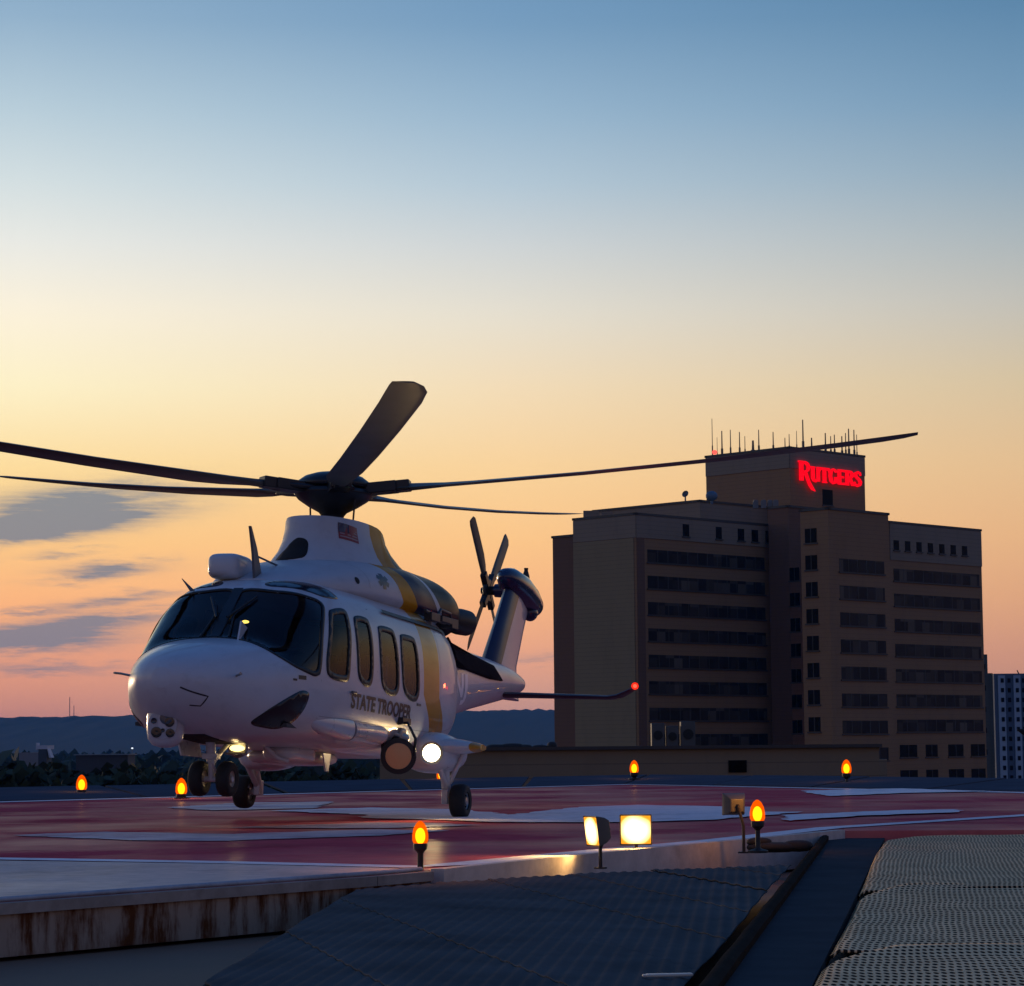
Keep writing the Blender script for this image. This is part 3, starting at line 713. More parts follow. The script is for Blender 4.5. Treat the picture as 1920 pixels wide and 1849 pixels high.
MB().lathe([(.07, 0), (.065, .05), (.035, .085), (.001, .09)], (-3.3, .25, 1.1), (0, 0, -1), 14).build('strobe_light', emit('strobe_red', (1, .14, .03), 2.5), heli)
# ---- sponsons, lights, landing gear
for sg in (1, -1):
    ST = [(-.40, .56, .78, .10, .67, 2, 2, 0), (-.44, .50, .86, .18, .67, 2.3, 2.3, 0), (-.55, .46, .91, .26, .67, 2.5, 2.5, 0), (-.8, .45, .94, .30, .68, 2.5, 2.5, 0), (-1.4, .50, .90, .24, .70, 2.4, 2.4, 0), (-2.0, .68, .82, .08, .75, 2, 2, 0)]
    v, f = loft(ST, 40, 28); b = MB(); b.add([(x, y+1.06*sg, z) for x, y, z in v], f); sp = b.build('sponson', white, heli, smooth=60)
    # outer stub with the yellow tip
    vs = []; fs = []
    for (y, x0, x1, z0, z1) in ((1.15, -.35, -1.25, .62, .88), (1.40, -.50, -1.2, .68, .86), (1.60, -.66, -1.12, .71, .82), (1.66, -.76, -1.05, .73, .80)):
        for j in range(14):
            a = 2*pi*j/14; vs.append(((x0+x1)/2+(x0-x1)/2*cos(a), y*sg, (z0+z1)/2+(z1-z0)/2*sin(a)))
    for i in range(3):
        for j in range(14): fs.append((i*14+j, i*14+(j+1) % 14, (i+1)*14+(j+1) % 14, (i+1)*14+j))
    fs.append(tuple(range(14))); fs.append(tuple(42+j for j in range(14)))
    MB().add(vs, fs).build('sponson_tip', paint('sponson_tip_paint', [(-99, WHITE), (1.52, YEL)], (lambda s_: lambda b, x, y, z: b.m('MULTIPLY', y, s_))(sg)), sp, smooth=60)
    # main gear
    b = MB(); wy = 1.36*sg; wz = .132 if sg > 0 else .20
    b.cyl((-.78, 1.22*sg, .62), (-.98, 1.20*sg, .20), .055, n=14); b.cyl((-.5, 1.22*sg, .60), (-.94, 1.21*sg, .26), .035, n=10); b.cyl((-.92, 1.42*sg, .70), (-.95, 1.24*sg, .34), .03, n=10); b.cyl((-.95, 1.16*sg, wz), (-.95, 1.46*sg, wz), .035, n=12); b.box((-.96, 1.2*sg, wz+.05), (.14, .08, .18))
    mg = b.build('main_gear', white, heli, bevel=.008)
    b = MB(); RW = .203
    b.lathe([(.105, -.085), (.15, -.1), (.185, -.085), (RW-.004, -.05), (RW, 0), (RW-.004, .05), (.185, .085), (.15, .1), (.105, .085)], (-.95, wy+.02*sg, wz), (0, 1, 0), 40, cap=False); b.cur = 1
    b.lathe([(.108, -.07), (.1, -.055), (.05, -.05), (.045, -.08), (.001, -.085)], (-.95, wy+.02*sg, wz), (0, 1, 0), 32, cap=False); b.lathe([(.108, .07), (.1, .055), (.05, .05), (.045, .08), (.001, .085)], (-.95, wy+.02*sg, wz), (0, 1, 0), 32, cap=False); b.cur = 2
    for k in range(6):
        a = k*pi/3; b.lathe([(.012, 0), (.012, .012)], (-.95+.075*cos(a), wy+.02*sg+.052*sg, wz+.075*sin(a)), (0, sg, 0), 8)
    b.build('wheel', [rubber, metal, dark], mg, smooth=45)
    # nose-side pod: long fairing and the stowed float tube behind it
    ST = [(3.10, .86, .92, .02, .89, 2, 2, 0), (2.95, .80, .97, .07, .88, 2.2, 2.2, 0), (2.5, .73, .99, .12, .86, 2.4, 2.4, 0), (2.02, .70, .97, .135, .84, 2.4, 2.4, 0), (2.0, .72, .95, .12, .84, 2.4, 2.4, 0)]
    v, f = loft(ST, 36, 24); b = MB(); b.add([(x, (y+.90+.045*(3.1-x))*sg, z) for x, y, z in v], f); pod = b.build('side_pod', white, heli, smooth=60)
    b = MB(); b.lathe([(.125, 0), (.125, .05), (.115, .06), (.115, .95), (.10, 1.05), (.05, 1.1)], (2.0, .965*sg, .83), (-1, .03*sg, -.01), 24); b.build('float_tube', white, pod, smooth=45)
    MB().lathe([(.128, 0), (.128, .02)], (2.005, .965*sg, .83), (-1, .03*sg, 0), 24).build('pod_joint', seam_m, pod)
# landing light on the port sponson, lit
b = MB().lathe([(.12, -.16), (.135, 0), (.135, .02), (.118, .012)], (-.38, 1.19, .675), (1, .16, -.02), 28); b.build('landing_light_housing', metal, heli)
ll = MB().lathe([(.001, .03), (.07, .026), (.115, .008)], (-.38, 1.19, .675), (1, .16, -.02), 28, cap=False).build('landing_light', emit('landing_light_glow', (1, .86, .55), 30, (1.6, .8, .16)), heli)
lamp('landing_light_lamp', (-.26, 1.23, .675), (1, .66, .28), 50, ll, .08, 125, (1, .25, -.32), .8)
# searchlight: black drum with a bracket, lens unlit and amber
b = MB(); dv = Vector((1, .33, -.06)).normalized(); c0 = Vector((.58, 1.10, .60)); b.lathe([(.10, -.34), (.15, -.30), (.185, -.10), (.20, .0), (.205, .05), (.15, .055), (.145, .0)], c0, dv, 32, cap=False)
b.lathe([(.001, -.34), (.10, -.34)], c0, dv, 32, cap=False)
for k in range(5): b.lathe([(.182, -.25+.045*k), (.186, -.235+.045*k)], c0, dv, 28)
sl = b.build('searchlight', black, heli)
MB().lathe([(.001, .06), (.08, .058), (.148, .05)], c0, dv, 32, cap=False).build('searchlight_lens', mat('amber_lens', (.80, .43, .17), .35, coat=.2, var=.04), sl)
b = MB(); b.tube([c0+Vector((0, -.19, .0)), c0+Vector((0, -.2, .22)), c0+Vector((0, -.12, .36)), c0+Vector((0, .1, .38)), c0+Vector((0, .2, .2)), c0+Vector((0, .19, 0))], .018); b.box(c0+Vector((-.1, -.02, .40)), (.3, .16, .08)); b.cyl(c0+Vector((-.1, -.02, .4)), c0+Vector((-.15, -.2, .40)), .05)
b.build('searchlight_bracket', black, sl, bevel=.008)
b = MB(); b.box((.36, 1.02, .84), (.2, .14, .16)); b.cyl((.5, .98, .86), (.30, 1.10, .80), .06); b.box((.30, .98, .74), (.24, .1, .1)); b.build('searchlight_motor', metal, sl, bevel=.02)
# taxi light under the nose, lit
tl = MB().ell((2.98, .10, .575), (.05, .085, .035), 18, 12).build('taxi_light', emit('taxi_light_glow', (1, .72, .25), 3), heli)
MB().lathe([(.10, 0), (.11, .03), (.09, .05)], (2.9, .08, .59), (1, .2, -.3), 20).build('taxi_light_housing', metal, tl)
MB().box((3.0, .10, .515), (.14, .2, .02)).build('light_deflector', metal, tl, bevel=.004)
lamp('taxi_light_lamp', (3.06, .12, .5), (1, .70, .3), 3, tl, .04, 130, (.8, .15, -.7), .9)
# nose gear
b = MB(); b.cyl((3.5, 0, .70), (3.43, 0, .42), .05, n=16); b.cyl((3.43, 0, .44), (3.41, 0, .22), .036, n=14); b.cyl((3.41, -.24, .235), (3.41, .24, .235), .03, n=12); b.cyl((3.0, 0, .62), (3.42, 0, .40), .028, n=10)
b.tube([(3.45, .06, .5), (3.55, .06, .40), (3.43, .06, .30)], .015); MB().tube([(2.55, .25, .62), (2.42, .34, .50), (2.3, .42, .47)], .022).build('belly_step', white, heli); b.box((3.44, 0, .47), (.12, .16, .06))
ng = b.build('nose_gear', white, heli, bevel=.006)
for sg in (1, -1):
    b = MB(); RW = .186; c = (3.41, .155*sg+.02, .24)
    b.lathe([(.085, -.06), (.13, -.075), (.165, -.065), (RW-.003, -.035), (RW, 0), (RW-.003, .035), (.165, .065), (.13, .075), (.085, .06)], c, (0, 1, 0), 36, cap=False); b.cur = 1
    for s2 in (1, -1): b.lathe([(.09, .052*s2), (.08, .04*s2), (.04, .035*s2), (.035, .06*s2), (.001, .062*s2)], c, (0, 1, 0), 28, cap=False)
    b.build('wheel', [rubber, mat('wheel_hub_cream', (.35, .3, .24), .5)], ng, smooth=45)
Outline([(3.98, -.16, .68), (3.98, .14, .68), (3.75, .2, .64), (3.2, .2, .61), (3.2, -.2, .61), (3.75, -.2, .64)], False, False, n=(.3, 0, -1)).patch('gear_bay', FB, dark, heli, .006, thick=.01)
for sg in (-1,): MB().box((3.45, .24*sg, .545), (.55, .02, .16), Matrix.Rotation(-.25*sg, 3, 'X')).build('gear_door', white, ng, bevel=.006)
b = MB(); b.ell((1.9, .28, .56), (.5, .20, .10), 20, 10, 3.); b.ell((.8, -.1, .56), (.6, .45, .09), 20, 10, 3.); b.build('belly_fairing', white, heli, smooth=60)
MB().prism([(1.2, .4, .60), (.95, .4, .60), (1.02, .4, .40), (1.1, .4, .40)], (0, .02, 0)).build('blade_antenna', white, heli)
# camera turret under the nose
b = MB(); b.lathe([(.17, .17), (.19, .13), (.192, -.12), (.178, -.22), (.13, -.28), (.05, -.305)], (4.26, -.17, .83), (.05, 0, 1), 32); tur = b.build('camera_turret', mat('turret_white', (.5, .5, .53), .35, coat=.3), heli, smooth=45)
MB().lathe([(.11, 0), (.13, .05), (.11, .1)], (4.24, -.17, .96), (0, 0, 1), 24).build('turret_mount', black, tur)
tdir = Vector((.97, .22, -.05)).normalized(); tw = tdir.cross(Vector((0, 0, 1))).normalized(); tu = tw.cross(tdir)
b = MB(); b.lathe([(.155, 0), (.15, .02), (.13, .028)], Vector((4.26, -.17, .755))+tdir*.155, tdir, 30); face = b.build('turret_face', mat('turret_face_grey', (.42, .42, .45), .4), tur)
for (u, v, r, mm) in ((-.04, .07, .065, (.05, .07, .10)), (-.075, .03, .05, (.02, .012, .01)), (-.085, -.08, .045, (.008, .008, .01)), (.055, -.075, .055, (.008, .008, .01)), (.085, .04, .03, (.01, .015, .03)), (-.01, -.055, .02, (.015, .012, .012))):
    b = MB(); b.lathe([(r, -.01), (r, .012), (r*.85, .014), (.001, .008)], Vector((4.26, -.17, .755))+tdir*.18+tw*u+tu*v, tdir, 22); b.build('camera_lens', mat('lens_glass', mm, .08, var=0, coat=.6), face)

# ------------------------------------------------------------------ setting: pad, roof, ground
def ragged(poly, amp=.07, step=.22):
    out = []
    for i in range(len(poly)):
        a, c = Vector(poly[i]), Vector(poly[(i+1) % len(poly)]); k = max(1, int((c-a).length/step)); n_ = Vector((-(c-a).y, (c-a).x)).normalized()
        for j in range(k): out.append(tuple(a.lerp(c, j/k)+n_*random.uniform(-amp, amp)))
    return out
def sheet(name, poly, z, m, thick=.0, kind='structure', parent=None):
    b = MB(); n = len(poly); top = [(x, y, z) for x, y in poly]
    if thick: b.prism([(x, y, z-thick) for x, y in poly], (0, 0, thick))
    else: b.add(top, [tuple(range(n))])
    o = b.build(name, m, parent, smooth=0)
    if kind: o['kind'] = kind
    return o
def padpaint(name, col, rough, wear, wcol, wet=.35, spec=.10):
    m = bpy.data.materials.new(name); m.use_nodes = True; b = NB(m.node_tree); p = b.n['Principled BSDF']
    t = b.new('ShaderNodeTexCoord').outputs['Object']
    n = b.noise(t, .9, 8, .7); n2 = b.noise(t, 6, 6, .65); n3 = b.noise(t, .35, 5, .6)
    k = b.m('MULTIPLY_ADD', n2, .7, .65)
    c = b.mix(1., col+(1,), b.comb(k, k, k), 'MULTIPLY')
    w = b.m('MULTIPLY', b.m('SUBTRACT', n, wear, clamp=True), 4, clamp=True)
    c = b.mix(w, c, wcol+(1,)); b.l.new(c, p.inputs['Base Color'])
    p.inputs['Specular IOR Level'].default_value = 0; p.inputs['Roughness'].default_value = .9
    gl = b.new('ShaderNodeBsdfGlossy'); gl.inputs['Roughness'].default_value = .28; mx = b.new('ShaderNodeMixShader')
    b.l.new(b.m('MULTIPLY', b.m('MULTIPLY', b.m('SUBTRACT', n3, .40, clamp=True), 3.5, clamp=True), spec), mx.inputs[0]); b.l.new(p.outputs[0], mx.inputs[1]); b.l.new(gl.outputs[0], mx.inputs[2]); b.l.new(mx.outputs[0], b.n['Material Output'].inputs[0])
    st1 = b.noise(t, .55, 9, .75); sk = b.m('MULTIPLY', b.m('SUBTRACT', st1, .5, clamp=True), 3.2, clamp=True); sk = b.m('SUBTRACT', 1, b.m('MULTIPLY', sk, .55)); c = b.mix(1., c, b.comb(sk, sk, sk), 'MULTIPLY'); b.l.new(c, p.inputs['Base Color'])
    bn = b.new('ShaderNodeBump'); bn.inputs['Strength'].default_value = .25; bn.inputs['Distance'].default_value = .01
    b.l.new(b.noise(t, 25, 5, .7), bn.inputs['Height']); b.l.new(bn.outputs[0], p.inputs['Normal'])
    return m
red_m = padpaint('pad_red', (.56, .090, .108), .6, .60, (.40, .08, .09), .35, .17)
mark_m = padpaint('pad_white', (.85, .76, .74), .6, .60, (.52, .26, .26), .35, .10)
worn_m = padpaint('pad_white_worn', (.66, .52, .50), .6, .50, (.42, .13, .14), .35, .14)
conc_m = padpaint('pad_concrete', (.70, .53, .43), .5, .58, (.42, .34, .29), .4, .16)
N0 = (-.6, 17.62)
PAD = [N0, (.6, 20.05), (3.1, 24.75), (4.9, 24.6), (8.5, 27.0), (11.5, 35.5), (8.9, 42.3), (2.4, 55.2), (-8.6, 42.0), (-16.5, 33), (-14.5, 20.0), (-6.2, 9.6), (-2.9, 14.35), (-.95, 16.95)]
sheet('helipad', PAD, 0, red_m, .12)
# plain concrete apron on the near left of the painted square
sheet('pad_apron', [(-1.0, 18.1), (-2.2, 18.85), (-4.1, 19.75), (-13.9, 22.6), (-14.4, 20.05), (-6.15, 9.75), (-2.9, 14.45), (-.95, 17.05), (-.68, 17.62)], .004, conc_m)
def stripe(pts, w, name='pad_marking', z=.008):
    """painted line along pts"""
    b = MB(); L_ = []; R_ = []
    for i, p in enumerate(pts):
        a = Vector(pts[max(i-1, 0)]); c = Vector(pts[min(i+1, len(pts)-1)]); t = (c-a).normalized(); n_ = Vector((-t.y, t.x))*w/2
        L_.append(Vector(p)+n_); R_.append(Vector(p)-n_)
    vs = [(q.x, q.y, z) for q in L_]+[(q.x, q.y, z) for q in R_]; n = len(pts)
    b.add(vs, [(i, i+1, n+i+1, n+i) for i in range(n-1)]); o = b.build(name, mark_m, None, 0); o['kind'] = 'structure'; return o
stripe([(-13.6, 23.4), (-4.1, 20.0), (-2.2, 19.0), (-.72, 18.02), (-.45, 18.3), (.66, 20.45), (1.75, 22.4), (3.14, 25.5), (4.45, 27.3), (5.9, 29.3), (10.2, 36.2)], .30)
stripe([(10.2, 36.2), (8.4, 42.0), (2.45, 54.3), (-8.4, 41.6), (-15.6, 33.2)], .55)
for i_, q in enumerate(([(-5.0, 25.4), (-4.2, 26.2), (-2.8, 25.2), (-1.4, 26.2), (-.6, 25.6), (-1.3, 24.4), (-2.6, 23.4), (-3.6, 23.7)],
          [(-3.1, 27.2), (-1.5, 28.6), (-.75, 27.9), (-.3, 27.2), (-1.4, 26.5), (-2.4, 26.8)],
          [(-5.0, 36.4), (-4.2, 39.4), (-2.8, 39.6), (-2.8, 35.3), (-4.1, 34.7)],
          [(-3.3, 34.1), (-2.0, 35.4), (-.7, 33.9), (-.05, 31.1), (.9, 34.6), (1.7, 35.6), (3.2, 33.8), (2.9, 31.4), (3.6, 31.3), (2.2, 28.4), (1.3, 27.7), (-.3, 28.2), (-.9, 29.3), (-1.9, 30.4), (-1.8, 31.6)],
          [(5.0, 44.8), (4.95, 40.2), (6.4, 42.1), (8.1, 43.0), (7.0, 46.3), (6.1, 45.9)],
          [(3.1, 29.8), (2.95, 27.6), (3.95, 29.2), (5.3, 30.4), (5.5, 31.6), (4.8, 31.5)])):
    sheet('pad_marking', ragged(q), .008+.002*i_, worn_m if i_ < 3 else mark_m)
# kerb: white band on the right side, rusty steel fascia on the left
def wallstrip(b, pts, z0, z1, t):
    """vertical band of thickness t outside a line"""
    for i in range(len(pts)-1):
        a, c = Vector(pts[i]), Vector(pts[i+1]); d = (c-a).normalized(); n_ = Vector((d.y, -d.x))*t
        b.add([(a.x, a.y, z0), (c.x, c.y, z0), (c.x+n_.x, c.y+n_.y, z0), (a.x+n_.x, a.y+n_.y, z0), (a.x, a.y, z1), (c.x, c.y, z1), (c.x+n_.x, c.y+n_.y, z1), (a.x+n_.x, a.y+n_.y, z1)],
              [(0, 1, 2, 3), (4, 7, 6, 5), (0, 4, 5, 1), (1, 5, 6, 2), (2, 6, 7, 3), (3, 7, 4, 0)])
    return b
kerb_m = padpaint('kerb_white', (.60, .52, .46), .6, .56, (.24, .17, .13))
kb = wallstrip(MB(), [(-.58, 17.60), (.6, 20.03), (3.1, 24.73)], -.3, .012, .10).build('pad_kerb', kerb_m, None, 0); kb['kind'] = 'structure'
rm = bpy.data.materials.new('rusty_fascia'); rm.use_nodes = True; b_ = NB(rm.node_tree); p_ = b_.n['Principled BSDF']
g_ = b_.new('ShaderNodeTexCoord').outputs['Object']; x_, y_, z_ = b_.xyz(g_)
sv = b_.comb(b_.m('MULTIPLY', x_, 5.), b_.m('MULTIPLY', y_, 5.), b_.m('MULTIPLY', z_, .8)); nn = b_.noise(sv, 1.6, 8, .7); nn2 = b_.noise(g_, 4, 6, .6)
dr = b_.m('MULTIPLY', b_.m('SUBTRACT', b_.m('ADD', nn, b_.m('MULTIPLY', nn2, .35)), .60, clamp=True), 6., clamp=True)
cc = b_.mix(dr, (.40, .28, .20, 1), (.13, .038, .012, 1)); dk = b_.m('MULTIPLY', b_.m('SUBTRACT', nn, .58, clamp=True), 8, clamp=True)
b_.l.new(b_.mix(dk, cc, (.035, .013, .007, 1)), p_.inputs['Base Color']); p_.inputs['Roughness'].default_value = .85; p_.inputs['Specular IOR Level'].default_value = .1
FAS = [(-6.2, 9.55), (-2.92, 14.3), (-.97, 16.9), (-.62, 17.5)]
fa = wallstrip(MB(), FAS, -.30, -.065, .05).build('pad_fascia', rm, None, 0); fa['kind'] = 'structure'
fl_m = padpaint('flashing_grey', (.36, .29, .24), .5, .55, (.10, .06, .045))
ff = wallstrip(MB(), FAS, -.063, .0, .075).build('pad_flashing', fl_m, None, 0); ff['kind'] = 'structure'
cap_m = padpaint('cap_pale', (.42, .42, .44), .5, .5, (.10, .10, .11))
b = MB()
for i in range(3):
    a, c = Vector(FAS[i]), Vector(FAS[i+1]); d = c-a; n_ = Vector((-d.y, d.x)).normalized()*.03
    b.tube([(a.x+n_.x, a.y+n_.y, .014), (c.x+n_.x, c.y+n_.y, .014)], .016, 10)
# beads of a rope light lashed along the edge
rp = b.build('edge_hose', cap_m, None, 40); tag(rp, 'pale weathered hose lying along the near left edge of the pad', 'hose')
# safety apron sloping up beyond the far edge
ap_m = mat('apron_steel', (.075, .085, .105), .85, .0, var=.3, vscale=1.2, spec=0.)
OUTP = [(11.2, 36.8), (14.6, 38.5), (11.6, 45.2), (3.2, 60.5), (-10.9, 47.3), (-19.8, 37.0), (-16.2, 33.4)]
INP = [(11.2, 36.0), (11.0, 36.8), (9.0, 42.4), (2.4, 55.3), (-8.7, 42.1), (-16.5, 33.1), (-16.0, 32.6)]
b = MB()
for i in range(6):
    a, c, e, f_ = Vector(INP[i]), Vector(INP[i+1]), Vector(OUTP[i+1]), Vector(OUTP[i])
    nseg = max(1, int((c-a).length/3.1))
    for j in range(nseg):
        t0, t1 = j/nseg+.004, (j+1)/nseg-.004; q = [a.lerp(c, t0), a.lerp(c, t1), f_.lerp(e, t1), f_.lerp(e, t0)]; zj = .006*((j*7) % 3)
        b.prism([(q[0].x, q[0].y, -.02+zj), (q[1].x, q[1].y, -.02+zj), (q[2].x, q[2].y, .11+zj), (q[3].x, q[3].y, .11+zj)], (0, 0, .03))
aps = b.build('safety_apron', ap_m, None, 0); tag(aps, 'blue grey steel safety apron sloping up round the far side of the pad', 'safety apron')
# roof of the hospital under it all
roof_m = mat('roof_felt', (.21, .115, .066), .9, var=.3, vscale=.8, bump=.3)
sheet('roof', [(-24, -6), (20, -6), (22, 62), (-24, 62)], -.325, roof_m, 19.5)
ground_m = mat('ground_green', (.02, .028, .016), .95, var=.3, vscale=.02)
sheet('ground', [(-5600, -280), (5600, -280), (5600, 6000), (-5600, 6000)], -20, ground_m)

# ---- near decks: ribbed steel planks on the left, perforated mats on the right
deck_m = mat('deck_blue_steel', (.115, .106, .098), .7, .0, var=.5, vscale=1.6, bump=.15, bscale=30, spec=0.)
def bisect(me, co, no):
    bm = bmesh.new(); bm.from_mesh(me)
    bmesh.ops.bisect_plane(bm, geom=bm.verts[:]+bm.edges[:]+bm.faces[:], plane_co=co, plane_no=no, clear_outer=True); bm.to_mesh(me); bm.free()
V = Vector((.225, -.974)).normalized(); U = Vector((V.y*-1, V.x))     # along a plank, across it
U = Vector((.974, .225)).normalized()
deck = []
def deckz(p):      # gentle fall towards the camera and the beam
    return -.075-.004*max(0, 18-p.y)+.006*sin(p.x*2.1+p.y*.7)
J0 = Vector((-1.05, 15.5))
for k in range(-3, 8):
    wdt = .69; org = J0+Vector((.69*k, 0)); b = MB(); vs = []; fs = []; nc = 56; L0, L1 = -12.5, 8.5; nr = int((L1-L0)/.03)
    for i in range(nr+1):
        s_ = L0+(L1-L0)*i/nr
        for j in range(nc+1):
            q = org+V*s_+U*(wdt*1.03*j/nc); lift = .006*(1-j/nc)
            rib = .0065*min(1, max(0, sin(2*pi*(q.x*.996-q.y*.09)/.075)*1.6+.3))
            vs.append((q.x, q.y, deckz(q)+lift+rib))
    for i in range(nr):
        for j in range(nc): fs.append((i*(nc+1)+j, i*(nc+1)+j+1, (i+1)*(nc+1)+j+1, (i+1)*(nc+1)+j))
    o = b.add(vs, fs).build('deck_plank', deck_m, None, 60); me = o.data
    for co, no in (((-1.0, 17.3, 0), (-1, .04, 0)), ((-.45, 17.72, 0), (-.888, .46, 0)), ((0, 8.0, 0), (0, -1, 0)), ((3.15, 26.3, 0), (.988, -.152, 0)), ((-1.0, 17.15, 0), (-.6, .8, 0))):
        bisect(me, co, no)
    if len(me.polygons) < 5: bpy.data.objects.remove(o); continue
    so_ = o.modifiers.new('thickness', 'SOLIDIFY'); so_.thickness = .006; so_.offset = -1
    deck.append(o)
ORD = ['first', 'second', 'third', 'fourth', 'fifth', 'sixth', 'seventh', 'eighth', 'ninth', 'tenth']
for i, o in enumerate(deck): tag(o, 'dark blue ribbed steel deck plank, %s from the rusty pad edge' % ORD[i], 'deck plank', 'ribbed deck planks in front of the pad')
# beam with a raised edge between the two decks
BA, BB = Vector((3.2, 26.2)), Vector((.42, 7.8)); RA, RB = Vector((3.72, 25.6)), Vector((.80, 7.8))
beam_m = mat('beam_blue', (.070, .070, .070), .75, .0, var=.35, vscale=2, spec=0.)
bm_r = empty('roof_beam', (2, 16, -.1)); tag(bm_r, 'dark blue flat steel gutter beam with a raised brown rim between the two decks', 'beam')
b = MB(); b.prism([(BA.x, BA.y, -.2), (BB.x, BB.y, -.2), (RB.x, RB.y, -.2), (RA.x, RA.y, -.2)], (0, 0, .13)); o = b.build('beam_plate', beam_m, None, 0); o.parent = bm_r; o.matrix_parent_inverse = Matrix.Translation((-2, -16, .1))
b = MB(); dv_ = (BB-BA).normalized(); nv = Vector((dv_.y, -dv_.x)); n_seg = 30; vs = []; fs = []
for i in range(n_seg+1):
    t = i/n_seg; c = BA.lerp(BB, t); wob = .004*sin(i*2.3); h0 = -.022+wob
    for (o_, z) in ((-.0, -.2), (-.0, h0-.012), (.022, h0), (.05, h0), (.07, h0-.014), (.07, -.2)):
        q = c-nv*o_*-1 if False else c+nv*(-o_); vs.append((q.x, q.y, z))
for i in range(n_seg):
    for j in range(5): fs.append((i*6+j, i*6+j+1, (i+1)*6+j+1, (i+1)*6+j))
fs.append(tuple(range(6))); fs.append(tuple(n_seg*6+j for j in range(6)))
o = b.add(vs, fs).build('beam_rim', mat('rim_brown', (.040, .032, .025), .9, var=.35, vscale=5, bump=.4, spec=0.), None, 40); o.parent = bm_r; o.matrix_parent_inverse = Matrix.Translation((-2, -16, .1))
# perforated mats
pm = bpy.data.materials.new('perforated_mat'); pm.use_nodes = True; b_ = NB(pm.node_tree); p_ = b_.n['Principled BSDF']
t_ = b_.new('ShaderNodeTexCoord').outputs['Object']; x_, y_, z_ = b_.xyz(t_)
wob = b_.noise(t_, .8, 3, .5); xx = b_.m('ADD', x_, b_.m('MULTIPLY_ADD', b_.m('SUBTRACT', wob, .5), .10, b_.m('MULTIPLY', y_, -.05)))
PX, PY = .031, .27
row = b_.m('FLOOR', b_.m('DIVIDE', y_, PY/2)); odd = b_.m('MODULO', b_.m('ABSOLUTE', row), 2.)
u_ = b_.m('SUBTRACT', b_.m('FRACT', b_.m('ADD', b_.m('DIVIDE', xx, PX), b_.m('MULTIPLY', odd, .5))), .5)
v_ = b_.m('SUBTRACT', b_.m('FRACT', b_.m('DIVIDE', y_, PY/2)), .5)
rr = b_.m('SQRT', b_.m('ADD', b_.m('POWER', b_.m('MULTIPLY', u_, 1.0), 2), b_.m('POWER', b_.m('MULTIPLY', v_, .95), 2)))
hole = b_.m('MULTIPLY', b_.m('SUBTRACT', .36, rr, clamp=True), 9, clamp=True)
n_ = b_.noise(t_, 2.2, 6, .65); k_ = b_.m('MULTIPLY_ADD', n_, .9, .55)
cc = b_.mix(1., (.86, .56, .30, 1), b_.comb(k_, k_, k_), 'MULTIPLY')
b_.l.new(b_.mix(hole, cc, (.035, .028, .022, 1)), p_.inputs['Base Color']); p_.inputs['Roughness'].default_value = .85; p_.inputs['Specular IOR Level'].default_value = 0
bn = b_.new('ShaderNodeBump'); bn.inputs['Strength'].default_value = .8; bn.inputs['Distance'].default_value = .008; bn.invert = True
b_.l.new(hole, bn.inputs['Height']); b_.l.new(bn.outputs[0], p_.inputs['Normal'])
MATS = [(24.2, 15.6, 'farthest of the three'), (15.9, 11.0, 'middle one of the three'), (11.25, 7.6, 'nearest of the three')]
for i, (ya, yb, ds) in enumerate(MATS):
    vs = []; fs = []; ny, nx = 90, 60; b = MB()
    for r in range(ny+1):
        y = ya+(yb-ya)*r/ny; t = (y-RB.y)/(RA.y-RB.y); x0 = RB.x+(RA.x-RB.x)*t+.02
        cv = max(0, (y-(ya-.9))/.9)**2*.25 if i < 3 else 0
        for c in range(nx+1):
            s_ = c/nx; x = x0+cv*(1-s_)+(9.0-x0)*s_**1.3*1.0
            z = -.045+.012*sin(x*1.5+y*.5+i)+.006*sin(x*5+i*2)+.014*min(1, (ya-y)*.0+.3)+(.012 if i else 0)*(1-min(1, abs(ya-y)/.5))
            if c == 0: z -= .03
            vs.append((x, y, z-.004*i))
    for r in range(ny):
        for c in range(nx): fs.append((r*(nx+1)+c, r*(nx+1)+c+1, (r+1)*(nx+1)+c+1, (r+1)*(nx+1)+c))
    o = b.add(vs, fs).build('perforated_mat', pm, None, 60); so_ = o.modifiers.new('thickness', 'SOLIDIFY'); so_.thickness = .012; so_.offset = -1
    tag(o, 'grey beige perforated roof mat right of the beam, '+ds, 'mat', 'perforated mats on the near right roof')
o = sheet('mat_underlay', [(RA.x, RA.y-.1), (RB.x, RB.y), (9.2, 7.6), (9.2, 24.35), (4.9, 24.4)], -.11, roof_m, .25)

